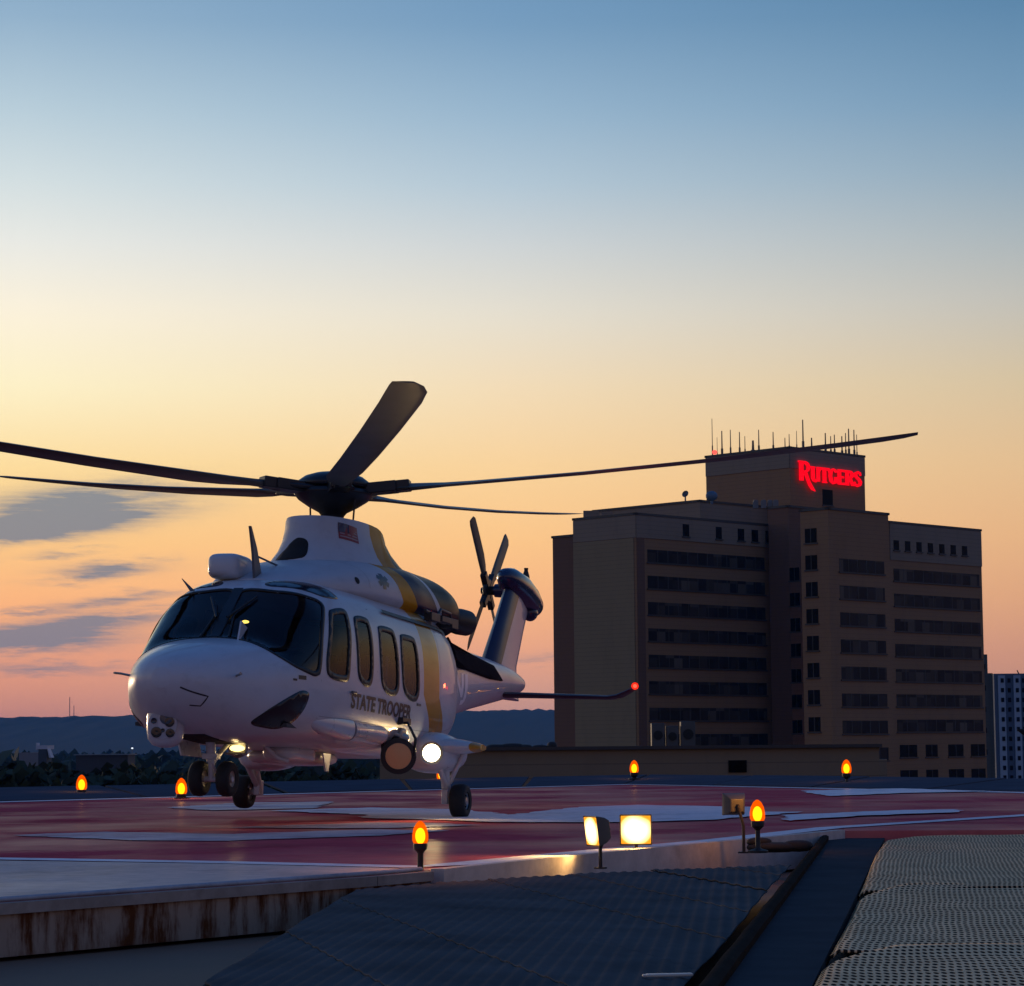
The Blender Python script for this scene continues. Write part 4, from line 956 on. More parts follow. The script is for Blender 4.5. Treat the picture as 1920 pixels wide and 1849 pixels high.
# ---- lights round the pad
amber = lens('amber_lens_glow', (1, .12, .0), 1.5, .55, (1, .62, .10)); bulb_m = emit('amber_bulb', (1, .72, .05), 4); cast = mat('cast_iron', (.035, .030, .028), .6, .4, var=.25, vscale=20)
def pad_light(loc, h, label, sc=1., tilt=0, warm=1.):
    r = empty('perimeter_light', loc); tag(r, label, 'light', 'amber lights round the pad')
    b = MB(); b.lathe([(.075*sc, 0), (.075*sc, .02), (.03, .035), (.022, .05), (.02, h-.10*sc), (.03*sc, h-.085*sc), (.046*sc, h-.07*sc), (.05*sc, h-.045*sc), (.046*sc, h-.03*sc)], (0, 0, 0), (0, 0, 1), 20)
    b.build('light_stem', cast, r, bevel=0)
    g = MB().lathe([(.047*sc, 0), (.056*sc, .02*sc), (.056*sc, .06*sc), (.048*sc, .10*sc), (.03*sc, .135*sc), (.010*sc, .152*sc), (.001, .154*sc)], (0, 0, h-.03*sc), (0, 0, 1), 22).build('light_lens', amber, r, smooth=60)
    MB().ell((0, 0, h+.02*sc), (.035*sc, .035*sc, .056*sc), 14, 10).build('light_bulb', bulb_m, g)
    l = lamp('perimeter_lamp', (0, 0, h+.18*sc), (1, .40, .07), 4.5*warm, g, .04)
    return r
def pl(px, py, d, label, zb=0., sc=1.):
    zc = zat(px, py, d); q = P(px, py, d); return pad_light((q.x, d, zb), max(.12, zc-zb-.04*sc), label, sc)
pl(153, 1468, 46.5, 'leftmost amber light, on a thin stem before the dark trees', 0, 1.75)
pl(340, 1475, 43.5, 'amber light just left of the nose wheels', 0, 1.75)
pl(827, 1450, 55.5, 'amber light showing behind the port main wheel leg', .05, 1.75)
pl(1189, 1438, 57.5, 'amber light in front of the low annex beside the black wall opening', .07, 1.8)
pl(1587, 1438, 50.5, 'amber light in front of the tall brick tower block', .05, 1.75)
pl(788, 1562, 17.65, 'near amber light on an iron stem at the corner of the white kerb', -.06, 1.)
pl(1420, 1521, 21.6, 'amber light beside the unlit floodlight and a dark sandbag', -.07, 1.15)
# floodlights
flood_on = emit('flood_glow', (1, .78, .34), 6, (1.4, .45, .02))
def flood(loc, h, face, label, on=True, sc=1., poleoff=(0, 0)):
    r = empty('floodlight', loc); tag(r, label, 'floodlight', 'floodlights at the pad edge')
    f = Vector(face).normalized(); s_ = Vector((0, 0, 1)).cross(f).normalized(); u = f.cross(s_); M = Matrix((f, s_, u)).transposed(); c = Vector((0, 0, h))
    b = MB()
    prof = [(-.11, .07), (-.06, .10), (.0, .118), (.02, .122)]; vs = []; fs = []
    for (x, q) in prof:
        for (a, e) in ((-1, -1), (1, -1), (1, 1), (-1, 1)): vs.append(c+(f*x+s_*a*q+u*e*q*.95)*sc)
    for i in range(3):
        for j in range(4): fs.append((i*4+j, i*4+(j+1) % 4, (i+1)*4+(j+1) % 4, (i+1)*4+j))
    fs.append((0, 1, 2, 3)); b.add(vs, fs); b.build('lamp_housing', mat('flood_housing', (.10, .095, .085), .5, .3), r, bevel=.006)
    ln = MB(); ln.box(c+f*.018*sc, (.008*sc, .225*sc, .21*sc), M); g = ln.build('lamp_glass', flood_on if on else mat('dead_lens', (.05, .05, .05), .2), r, bevel=.012)
    p0 = Vector((poleoff[0], poleoff[1], 0)); b = MB(); b.tube([p0, p0+Vector((0, 0, h*.55)), c-f*.13*sc, c-f*.10*sc], .014, 8); b.lathe([(.05, 0), (.05, .012)], p0, (0, 0, 1), 14); b.build('lamp_post', cast, r)
    if on:
        lamp('flood_lamp', tuple(c+f*.06), (1, .58, .18), 45 if face[1] > -.9 else 26, g, .08, 140, f, .7)
    return r
q = P(1108, 1558, 19.5); flood((q.x+.02, 19.5, -.09), q.z+.09, (-.95, -.38, -.12), 'lit floodlight turned sideways, its glowing face towards the left', True, 1.0, (.05, .0))
q = P(1193, 1556, 20.9); flood((q.x, 20.95, -.09), q.z+.09, (-.12, -1, -.03), 'lit floodlight glaring straight towards the viewer', True, 1.08)
q = P(1376, 1508, 21.9); flood((q.x, 21.9, -.08), q.z+.08, (-.25, 1, .1), 'unlit floodlight seen from behind on a bent post', False, .82, (.07, -.1))
# sandbag
q = P(1452, 1592, 22.0); r_ = MB()
r_.ell((q.x, q.y, -.04), (.24, .14, .045), 26, 14, 2.6); r_.ell((q.x+.2, q.y-.02, -.03), (.13, .10, .05), 20, 12, 2.6); r_.ell((q.x-.13, q.y, .005), (.11, .08, .04), 18, 10, 2.4)
tag(r_.build('sandbag', mat('sandbag_black', (.012, .010, .010), .8, var=.4, vscale=12, bump=.6, bscale=18), None, 60), 'dark slumped sandbag lying at the foot of an amber light', 'sandbag')
# pale strip lamp on the deck
q = P(1255, 1808, 10.35)
b = MB(); b.box((q.x, 10.35, -.075), (.19, .035, .012), Matrix.Rotation(.12, 3, 'Z')); b.box((q.x-.10, 10.34, -.076), (.02, .03, .01)); tag(b.build('loose_batten', mat('batten_pale', (.75, .62, .48), .4, var=.1), None, 0, .004), 'short pale batten lying on the ribbed deck by the beam', 'batten')
# dark point of a windsock at the right edge of the picture
q = P(1907, 1366, 30.); b = MB(); vs = []; fs = []
for i, (dx, r0_) in enumerate(((0, .01), (.25, .12), (.6, .20), (1.1, .27))):
    for j in range(16):
        a = 2*pi*j/16; vs.append((q.x+dx+.0, 30+r0_*.6*cos(a), q.z-.004-r0_*.9+r0_*.9*sin(a)-.02*dx))
for i in range(3):
    for j in range(16): fs.append((i*16+j, i*16+(j+1) % 16, (i+1)*16+(j+1) % 16, (i+1)*16+j))
fs.append(tuple(range(16))); fs.append(tuple(48+j for j in range(16)))
ws = empty('windsock', (q.x+1.1, 30, 0)); tag(ws, 'black windsock poking its tip in at the right edge', 'windsock')
o = b.add(vs, fs).build('sock', mat('sock_black', (.004, .004, .004), .9), None, 60); o.parent = ws; o.matrix_parent_inverse = Matrix.Translation((-(q.x+1.1), -30, 0))
MB().cyl((.2, 0, -.1), (.2, 0, 1.2), .03).build('windsock_pole', cast, ws)

# ------------------------------------------------------------------ brick tower
def brickmat(name, c1, c2, c3):
    m = bpy.data.materials.new(name); m.use_nodes = True; b = NB(m.node_tree); p = b.n['Principled BSDF']
    t = b.new('ShaderNodeTexCoord').outputs['Object']; x, y, z = b.xyz(t)
    n = b.noise(t, .09, 6, .65); n2 = b.noise(b.comb(x, y, b.m('MULTIPLY', z, .25)), .5, 6, .7)
    c = b.mix(n, c1+(1,), c2+(1,)); c = b.mix(b.m('MULTIPLY', b.m('SUBTRACT', n2, .5, clamp=True), 1.6, clamp=True), c, c3+(1,))
    course = b.m('LESS_THAN', b.m('FRACT', b.m('DIVIDE', z, .6)), .08); c = b.mix(b.m('MULTIPLY', course, .35), c, (.05, .04, .035, 1))
    b.l.new(c, p.inputs['Base Color']); p.inputs['Roughness'].default_value = .85; return m
brick = brickmat('tower_brick', (.27, .15, .070), (.31, .17, .080), (.185, .10, .050))
tan = brickmat('tower_stone', (.23, .175, .125), (.265, .205, .145), (.17, .128, .09))
olive = brickmat('tower_olive', (.235, .175, .096), (.275, .205, .11), (.175, .13, .072))
rdbr = brickmat('tower_redbrick', (.155, .08, .048), (.18, .092, .055), (.115, .062, .04))
wing = mat('tower_glass', (.022, .018, .020), .35, var=.6, vscale=.2, spec=.08)
wing2 = mat('tower_glass_black', (.003, .003, .004), .4, var=.2, vscale=.2, spec=.04)
b_ = NB(wing.node_tree); x_, y_, z_ = b_.xyz(b_.new('ShaderNodeTexCoord').outputs['Object']); wn = b_.new('ShaderNodeTexWhiteNoise'); wn.noise_dimensions = '3D'
b_.l.new(b_.comb(b_.m('FLOOR', b_.m('DIVIDE', x_, 1.25)), 0., b_.m('FLOOR', b_.m('DIVIDE', z_, 1.83))), wn.inputs['Vector'])
b_.l.new(b_.ramp(wn.outputs[0], [(0, (.010, .009, .012, 1)), (.55, (.026, .021, .022, 1)), (.85, (.05, .04, .034, 1)), (1, (.11, .09, .07, 1))]), b_.n['Principled BSDF'].inputs['Base Color'])
mull = mat('tower_mullion', (.05, .045, .04), .6)
SQ = sqrt(.5); E1 = Vector((SQ, SQ)); E2 = Vector((-SQ, SQ))
tower = empty('office_tower', (at(1400, 350), 350, -20)); tag(tower, 'tall brown brick tower with ribbon windows, roof masts and glowing red letters', 'building')
TI = Matrix.Translation((-tower.location.x, -350, 20))
def adopt(o, par=None, inv=None):
    o.parent = par or tower; o.matrix_parent_inverse = TI if inv is None else inv; return o
def plan(px_n, d, px_r, px_l, yt=1000):
    k = lambda p: P(p, yt, 1.).x
    X = k(px_n)*d; kr, kl = k(px_r), k(px_l); a = (kr*d-X)/(SQ*(1-kr)); b = (X-kl*d)/(SQ*(1+kl)); return Vector((X, d)), a, b
def block(name, px_n, d, px_r, px_l, ytop, m, z0=-20., ytopz=None, cope=True):
    N, a, b = plan(px_n, d, px_r, px_l, ytop); zt = zat(px_n, ytop, d) if ytopz is None else ytopz
    q = [N, N+E1*a, N+E1*a+E2*b, N+E2*b]; o = MB().prism([(v.x, v.y, z0) for v in q], (0, 0, zt-z0)).build(name, m, None, 0); adopt(o)
    if cope:
        c = MB()
        for i in range(4):
            u, v = q[i], q[(i+1) % 4]; dd = (v-u).normalized(); nn_ = Vector((dd.y, -dd.x))*.15; u2, v2 = u-dd*.15+nn_, v+dd*.15+nn_
            c.prism([(u2.x, u2.y, zt-.25), (v2.x, v2.y, zt-.25), (v2.x-nn_.x*4, v2.y-nn_.y*4, zt-.25), (u2.x-nn_.x*4, u2.y-nn_.y*4, zt-.25)], (0, 0, .33+.004*i))
        adopt(c.build('coping', mull, None, 0), o, Matrix())
    return dict(o=o, N=N, a=a, b=b, zt=zt, d=d, yt=ytop)
def face_s(bl, e, px):
    """distance along the face (e = E1 right face, E2 left face) for a picture column"""
    k = P(px, bl['yt']+40, 1.).x; N = bl['N']; return (k*N.y-N.x)/(e.x-k*e.y)
def window(bl, e, px0, px1, y0, y1, m, n=6, name='window', parent=None, proud=.05):
    s0, s1 = face_s(bl, e, px0), face_s(bl, e, px1)
    if s0 > s1: s0, s1 = s1, s0
    N = bl['N']; mid = N+e*((s0+s1)/2); zt, zb = y0, y1
    nrm = Vector((e.y, -e.x)) if e is E1 else Vector((-e.y, e.x))
    M = Matrix(((e.x, nrm.x, 0), (e.y, nrm.y, 0), (0, 0, 1)))
    b = MB(); b.box((mid.x+nrm.x*proud*.2, mid.y+nrm.y*proud*.2, (zt+zb)/2), (s1-s0, proud, zt-zb), M); b.cur = 1
    for i in range(1, n):
        q = N+e*(s0+(s1-s0)*i/n)+nrm*proud*.5; b.box((q.x, q.y, (zt+zb)/2), (.12, proud*1.2, zt-zb-.02), M)
    q = mid+nrm*proud*.9; b.box((q.x, q.y, zb-.12), (s1-s0+.3, .3, .18), M)
    o = b.build(name, [m, mull], None, 0); adopt(o); return o
hi = block('left_stair_wall', 1075, 366, 1172, 1036, 1003, rdbr)
M_ = block('wall', 1192, 350, 1476, 1075, 962, brick)
Rf = block('roof_storey', 1312, 376, 1482, 1112, 938, tan, 20., cope=True)
Ct = block('recess_wall', 1478, 366, 1560, 1440, 948, rdbr)
Eb = block('wing_wall', 1552, 342, 1665, 1500, 952, brick)
Fb = block('right_wing_wall', 1640, 364, 1838, 1610, 975, brick)
Pt = block('penthouse', 1480, 384, 1620, 1323, 838, brick, 25.)
# pale upper storeys stand a little proud of the brick
def band(bl, e, s0, s1, z0, z1, m, name='upper_storey', proud=.12):
    N = bl['N']; nrm = Vector((e.y, -e.x)) if e is E1 else Vector((-e.y, e.x)); a, c = N+e*s0, N+e*s1
    q = [a, c, c+nrm*proud, a+nrm*proud]; return adopt(MB().prism([(v.x, v.y, z0) for v in q], (0, 0, z1-z0)).build(name, m, None, 0))
zT = M_['zt']; band(M_, E1, 0, M_['a'], zT-3.4, zT-.3, tan); band(M_, E2, 0, M_['b'], zT-3.4, zT-.3, tan)
band(M_, E2, .4, M_['b'], -20, zT-3.45, olive, 'stair_wall')
band(M_, E1, .1, face_s(M_, E1, 1207), -20, zT-3.45, rdbr, 'stair_wall', .1)
band(Fb, E1, face_s(Fb, E1, 1668), Fb['a'], Fb['zt']-5.6, Fb['zt']-.3, tan)
band(Pt, E1, 0, Pt['a'], Pt['zt']-3.2, Pt['zt']-.3, tan); band(Pt, E2, 0, Pt['b'], Pt['zt']-3.2, Pt['zt']-.3, tan)
FL = 3.66; zt0 = zat(1213, 1030, M_['N'].y+face_s(M_, E1, 1213)*SQ); HW = 1.75
for k in range(8):
    zt = zt0-FL*k
    window(M_, E1, 1213, 1432, zt, zt-HW, wing, 12, 'ribbon_window')
    window(M_, E1, 1441, 1473, zt+.1, zt-HW+.1, wing2, 3)
zt1 = zat(1572, 1043, Eb['N'].y+face_s(Eb, E1, 1572)*SQ)-.0
for k in range(9):
    zt = zt1+FL-FL*k-.3
    if k: window(Eb, E1, 1572, 1656, zt, zt-HW, wing, 5, 'ribbon_window')
    window(Eb, E2, 1509, 1531, zt+.5, zt-HW+.3, wing2, 2)
    if k: window(Ct, E2, 1479, 1497, zt+.3, zt-HW+.2, wing2, 2)
zt2 = zat(1675, 1066, Fb['N'].y+face_s(Fb, E1, 1675)*SQ)
for k in range(9):
    zt = zt2-FL*k*.995
    if k >= 7:
        for (a, c) in ((1678, 1710), (1726, 1748), (1768, 1796), (1810, 1836)): window(Fb, E1, a, c, zt, zt-HW, wing2, 2)
    else: window(Fb, E1, 1674, 1834, zt, zt-HW, wing, 9, 'ribbon_window')
for i, (a, c) in enumerate(((1279, 1291), (1341, 1352), (1382, 1394), (1408, 1420), (1434, 1445), (1458, 1469))):
    window(M_, E1, a, c, zT-1.0, zT-2.7, wing2, 1, 'small_window', proud=.2)
for i in range(7): window(Fb, E1, 1674+21.3*i, 1684+21.3*i, Fb['zt']-2.7, Fb['zt']-4.1, wing2, 1, 'small_window', proud=.2)
window(Pt, E1, 1541, 1560, zat(1541, 913, 386), zat(1541, 942, 386), wing2, 1, 'louvre')
# letters on the penthouse: drawn as strokes, condensed capitals with the long tail of the first one
LET = {'R': [[(0, 0), (.24, 0), (.24, 1), (0, 1)], [(-.07, .92), (.45, .92), (.45, 1.0), (-.07, 1.0)], [(.24, .86), (.42, .84), (.52, .72), (.48, .58), (.30, .50), (.24, .50), (.24, .41), (.38, .40), (.62, .52), (.72, .72), (.60, .93), (.42, 1.0), (.24, 1.0)],
             [(.26, .50), (.46, .50), (.72, -.06), (.98, -.40), (1.04, -.48), (.80, -.42), (.60, -.20)]],
       'U': [[(0, .16), (.20, .10), (.20, .78), (0, .78)], [(0, .2), (.1, .03), (.3, -.02), (.42, .06), (.42, .16), (.28, .10), (.2, .2)], [(.38, .04), (.56, .04), (.56, .78), (.38, .78)], [(-.05, .71), (.24, .71), (.24, .78), (-.05, .78)]],
       'T': [[(.18, 0), (.38, 0), (.38, .78), (.18, .78)], [(-.06, .66), (.60, .66), (.62, .78), (-.06, .78)], [(-.06, .5), (.02, .66), (-.06, .7)], [(.62, .5), (.54, .66), (.62, .7)], [(.12, 0), (.44, 0), (.44, .06), (.12, .06)]],
       'G': [[(.55, .60), (.50, .74), (.30, .80), (.10, .70), (0, .40), (.08, .10), (.28, -.02), (.58, .06), (.58, .36), (.40, .36), (.40, .12), (.28, .10), (.20, .40), (.26, .66), (.36, .70), (.47, .58)]],
       'E': [[(0, 0), (.20, 0), (.20, .78), (0, .78)], [(.20, .68), (.48, .66), (.48, .78), (.20, .78)], [(.20, .34), (.40, .34), (.40, .44), (.20, .44)], [(.20, 0), (.50, 0), (.50, .13), (.20, .10)]],
       'r': [[(0, 0), (.20, 0), (.20, .78), (0, .78)], [(.20, .68), (.32, .66), (.36, .56), (.30, .45), (.20, .42), (.20, .34), (.34, .34), (.52, .46), (.54, .64), (.42, .76), (.20, .78)], [(.22, .40), (.38, .40), (.58, 0), (.40, 0)]],
       'S': [[(.50, .58), (.46, .74), (.28, .80), (.08, .72), (.02, .58), (.10, .44), (.30, .32), (.36, .20), (.28, .10), (.12, .12), (.05, .24), (-.02, .2), (.0, .04), (.24, -.03), (.48, .06), (.54, .24), (.44, .40), (.22, .54), (.20, .64), (.28, .70), (.38, .66), (.43, .56)]]}
sx = 0; polys = []
for ch, adv in (('R', .80), ('U', .62), ('T', .58), ('G', .64), ('E', .55), ('r', .58), ('S', .6)):
    for q in LET[ch]: polys.append([(x+sx, y) for x, y in q])
    sx += adv
s0, s1 = face_s(Pt, E1, 1495), face_s(Pt, E1, 1612); dS = Pt['N'].y+s0*SQ; zb0 = zat(1497, 901, dS); zc0 = zat(1497, 864, dS); hL = (zc0-zb0)
sc_ = (s1-s0)/(sx-.02); b = MB(); nP = Vector((E1.y, -E1.x))
for q in polys:
    A_ = sum(q[i][0]*q[(i+1) % len(q)][1]-q[(i+1) % len(q)][0]*q[i][1] for i in range(len(q)))
    if A_ < 0: q = q[::-1]
    tri = delaunay_2d_cdt([Vector(p) for p in q], [(i, (i+1) % len(q)) for i in range(len(q))], [], 1, 1e-6); vs = []; fs = []; n = len(tri[0])
    for dep in (.30, .55):
        for p in tri[0]:
            w_ = Pt['N']+E1*(s0+p.x*sc_)+nP*dep; vs.append((w_.x, w_.y, zb0+p.y*hL))
    for t in tri[2]: fs.append(tuple(t)); fs.append(tuple(n+i for i in t)[::-1])
    m2 = len(q)
    if n == m2:
        for i in range(m2): fs.append((i, (i+1) % m2, n+(i+1) % m2, n+i))
    b.add(vs, fs)
sg_o = adopt(b.build('sign_lettering', emit('sign_red', (1, .002, .012), 1.15), None, 0))
# masts, dishes and lumps on the roofs
mast_mm = mat('mast_grey', (.12, .10, .08), .6)
def stick(px, y0, y1, d, r=.10, name='antenna'):
    x = P(px, y1, d).x; z0 = zat(px, y1, d)-.6; z1 = zat(px, y0, d); b = MB().cyl((x, d, z0), (x, d, z1), r*1.1, r*.7, 6); b.cyl((x, d, z0), (x, d, z0+(z1-z0)*.35), r*1.6, n=6); adopt(b.build(name, mast_mm, None, 0))
for px, y0, y1, d, r in ((1336, 785, 856, 402, .07), (1345, 820, 856, 402, .05), (1354, 808, 852, 400, .12), (1370, 806, 850, 398, .09), (1387, 810, 848, 396, .1), (1397, 818, 848, 395, .07), (1412, 826, 846, 394, .22), (1423, 806, 844, 393, .1), (1450, 810, 841, 390, .1),
                         (1472, 821, 840, 388, .09), (1480, 814, 840, 388, .08), (1494, 808, 840, 389, .06), (1506, 787, 842, 390, .13), (1522, 821, 844, 391, .15), (1548, 812, 847, 394, .13), (1558, 818, 849, 395, .1), (1565, 815, 850, 396, .11), (1579, 818, 852, 397, .13), (1586, 812, 853, 398, .1), (1592, 804, 855, 399, .13), (1602, 806, 857, 400, .12), (1607, 815, 858, 401, .08)):
    stick(px, y0, y1, d, r)
x, z = at(1292, 382), zat(1292, 926, 382)
b = MB(); b.lathe([(.001, -.25), (.35, -.18), (.55, 0), (.52, .02)], (x, 382, z), (-.5, -.8, .35), 20, cap=False); b.cyl((x, 382, z-1.4), (x, 382, z), .12); adopt(b.build('satellite_dish', mat('dish_blue_grey', (.10, .12, .14), .5), None, 50))
x, z = at(1342, 374), zat(1342, 930, 374); b = MB(); b.ell((x, 374, z), (.9, .6, .75), 18, 12); b.cyl((x, 374, z-1.2), (x, 374, z), .2); adopt(b.build('satellite_dish', mat('dish_blue', (.07, .13, .20), .5), None, 50))
for px, d in ((1425, 378), (1440, 377), (1452, 377), (1463, 376)):
    x, z = at(px, d), zat(px, 946, d); b = MB().box((x, d, z), (.75, .75, 1.1)); b.lathe([(.3, 0), (.3, .2)], (x, d, z+.5), (0, 0, 1), 12); adopt(b.build('roof_vent', mat('vent_grey', (.16, .16, .16), .6), None, 0))
for px, py, w_, d in ((1115, 958, 2.2, 356), (1145, 960, 1.6, 356)):
    x, z = at(px, d), zat(px, py+4, d); adopt(MB().box((x, d+4, z), (w_, 1.5, 1.3)).build('roof_box', tan, None, 0))
x, z = at(1349, 402), zat(1349, 848, 402); o = adopt(MB().ell((x, 402, z), (.42, .42, .36), 14, 10).build('obstruction_light', emit('obstruction_red', (1, .09, .07), 1.8), None, 50))
# ------------------------------------------------------------------ low annex, far slab blocks
annex_m = brickmat('annex_render', (.21, .152, .092), (.24, .174, .104), (.15, .108, .07))
annex = empty('annex_building', (at(1180, 110), 110, -20)); tag(annex, 'long low brown annex with a black opening behind the pad', 'building')
AI = Matrix.Translation((-annex.location.x, -110, 20))
def aadopt(o): o.parent = annex; o.matrix_parent_inverse = AI; return o
xl, xr = at(712, 110), at(1648, 110); za = zat(1300, 1401, 110)
aadopt(MB().prism([(xl, 110, -20), (xr, 110, -20), (xr+2.2, 128, -20), (xl, 128, -20)], (0, 0, za+20)).build('wall', annex_m, None, 0))
aadopt(MB().box(((xl+xr)/2, 109.95, za), (xr-xl+.2, .36, .14)).build('coping', mat('annex_coping', (.05, .04, .035), .7), None, 0))
x0, x1 = at(1365, 110), at(1399, 110); aadopt(MB().box(((x0+x1)/2, 109.98, zat(1380, 1437, 110)), (x1-x0, .08, .52)).build('window', wing2, None, 0))
x0, x1 = at(1654, 111), at(1661, 111); aadopt(MB().prism([(xr, 110.5, -20), (at(1662, 111), 111, -20), (at(1662, 113), 113, -20), (xr, 113, -20)], (0, 0, zat(1655, 1424, 111)+20)).build('side_wall', annex_m, None, 0))
vm_ = mat('roof_unit_grey', (.07, .07, .07), .6, .2)
def unit(px0, px1, y0, label, grp='machines on the annex roof', fans=0):
    d = 116; x0, x1 = at(px0, d), at(px1, d); zt = zat(px0, y0, d); r = empty('air_conditioner', ((x0+x1)/2, d, za)); tag(r, label, 'air conditioner', grp)
    w_, h_ = x1-x0, zt-za; MB().box((0, .4, h_/2), (w_, .9, h_)).build('casing', vm_, r, bevel=.02)
    MB().lathe([(min(w_, h_)*.36, 0), (min(w_, h_)*.36, .05), (min(w_, h_)*.3, .05)], (0, -.05, h_*.5), (0, -1, 0), 18).build('fan_grille', dark, r)
unit(1222, 1246, 1356, 'left grey air conditioner of three on the annex roof')
unit(1250, 1272, 1361, 'middle grey air conditioner of three on the annex roof')
unit(1277, 1304, 1353, 'right grey air conditioner of three on the annex roof')
b = MB(); d = 114
for k, (px, w_, h_) in enumerate(((905, .5, .12), (930, .9, .2), (960, 1.1, .24), (985, .6, .18), (1012, .7, .16), (1035, .45, .3))): b.ell((at(px, d), d, za+h_*.3), (w_*.5, .3, h_*.7), 14, 8, 2.6)
tag(b.build('tarpaulin', mat('tarp_dark', (.02, .018, .018), .8, var=.3, vscale=6, bump=.5), None, 60), 'low dark tarpaulin heap on the annex roof left of the tower', 'tarpaulin')
slab = empty('slab_building', (at(1853, 440), 440, -20)); tag(slab, 'narrow plain grey green slab block just right of the brick tower', 'building')
SI = Matrix.Translation((-slab.location.x, -440, 20)); x0, x1 = at(1826, 440), at(1866, 440)
def sadopt(o, q, I): o.parent = q; o.matrix_parent_inverse = I; return o
slabm = brickmat('slab_grey', (.085, .095, .082), (.10, .105, .09), (.07, .075, .068))
sadopt(MB().box(((x0+at(1855, 440))/2, 446, (zat(1850, 1227, 440)-20)/2), (at(1856, 440)-x0, 12, zat(1850, 1227, 440)+20)).build('wall', slabm, None, 0), slab, SI)
sadopt(MB().box(((at(1856.2, 440)+x1)/2, 446.2, (zat(1862, 1262, 440)-20)/2), (x1-at(1856.2, 440), 11, zat(1862, 1262, 440)+20)).build('wall', slabm, None, 0), slab, SI)
for k in range(5): sadopt(MB().box((at(1848, 440), 439.96, zat(1848, 1250+40*k, 440)), (.5, .1, .9)).build('window', wing2, None, 0), slab, SI)
apt = empty('apartment_block', (at(1905, 560), 560, -20)); tag(apt, 'pale blue apartment block with rows of small square windows at right', 'building')
PI_ = Matrix.Translation((-apt.location.x, -560, 20)); blu = mat('apartment_blue', (.30, .38, .46), .8, var=.12, vscale=.3); blud = mat('apartment_dark_bay', (.07, .105, .16), .8, var=.1, vscale=.3)
zt = zat(1890, 1263, 560)
sadopt(MB().box(((at(1867, 560)+at(2040, 560))/2, 570, (zt-20)/2), (at(2040, 560)-at(1867, 560), 20, zt+20)).build('wall', blud, None, 0), apt, PI_)
for (a, c) in ((1874, 1887), (1903, 1916), (1929, 1945), (1960, 1975)): sadopt(MB().box(((at(a, 560)+at(c, 560))/2, 559.8, (zt-.4-20)/2), (at(c, 560)-at(a, 560), .5, zt+19.6)).build('bay_wall', blu, None, 0), apt, PI_)
for px in (1881.5, 1895, 1909.5, 1922):
    for k in range(11):
        z = zat(px, 1276+18.2*k, 560); yy = 559.5 if px in (1881.5, 1909.5) else 559.95
        sadopt(MB().box((at(px, 560), yy, z), (.66, .12, .95)).build('window', wing2, None, 0), apt, PI_)
sadopt(MB().cyl((at(1917, 560), 562, zt), (at(1914, 560), 562, zt+.8), .16, .1, 8).build('roof_vent', dark, None, 40), apt, PI_)

# ------------------------------------------------------------------ hills, wood, trees, house, mast
def noise1(x, s=1.): return (sin(x*.0031*s+1.3)+.6*sin(x*.0083*s+.4)+.35*sin(x*.021*s+2.2)+.22*sin(x*.053*s)+.15*sin(x*.13*s+.7)+.1*sin(x*.31*s))/2.4
hill_m = mat('hill_forest', (.016, .024, .018), .95, var=.45, vscale=.012)
b = MB(); vs = []; fs = []; nx, ny = 420, 26
for j in range(ny+1):
    y = 3300+1900*j/ny; t = j/ny; prof = min(1, t/.75)**1.2
    for i in range(nx+1):
        x = -2400+4800*i/nx; h = -20+(84+5*noise1(x)+2.2*random.uniform(-1, 1)*(1 if .3 < t else 0))*prof*(1 if t < .8 else 1-(t-.8)*.8)
        vs.append((x, y, h))
for j in range(ny):
    for i in range(nx): fs.append((j*(nx+1)+i, j*(nx+1)+i+1, (j+1)*(nx+1)+i+1, (j+1)*(nx+1)+i))
o = b.add(vs, fs).build('hills', hill_m, None, 30); o['kind'] = 'structure'
# far-off wood: leaf clumps scattered over the plain in front of the hills
leaf_m = []
for k, c in enumerate(((.020, .034, .014), (.030, .045, .016), (.014, .024, .012))): leaf_m.append(mat('foliage', c, .9, var=.5, vscale=.35))
def clump_mesh(b, c, r, n, size):
    for _ in range(n):
        d = Vector((random.gauss(0, 1), random.gauss(0, 1), random.gauss(0, 1))).normalized()*r*random.random()**.4; d.z *= .8
        p = Vector(c)+d; a = Vector((random.gauss(0, 1), random.gauss(0, 1), random.gauss(0, 1))).normalized(); u = a.orthogonal().normalized(); w = a.cross(u); s_ = size*random.uniform(.6, 1.4)
        b.add([p-u*s_-w*s_*.6, p+u*s_-w*s_*.6, p+u*s_*.8+w*s_*.6, p-u*s_*.8+w*s_*.6], [(0, 1, 2, 3)])
b = MB()
for _ in range(1700):
    y = random.uniform(700, 2600); x = random.uniform(-.55, .2)*y+random.uniform(-20, 20); r = random.uniform(5, 9)
    b.cur = random.choice((0, 0, 1, 2)); clump_mesh(b, (x, y, -20+r*.9+4), r, 16, 3.2)
wd = b.build('woodland', leaf_m, None, 0); tag(wd, 'dark wood spreading over the plain below the hills', 'woodland', kind='stuff')
bark = mat('bark', (.03, .024, .018), .9, var=.3)
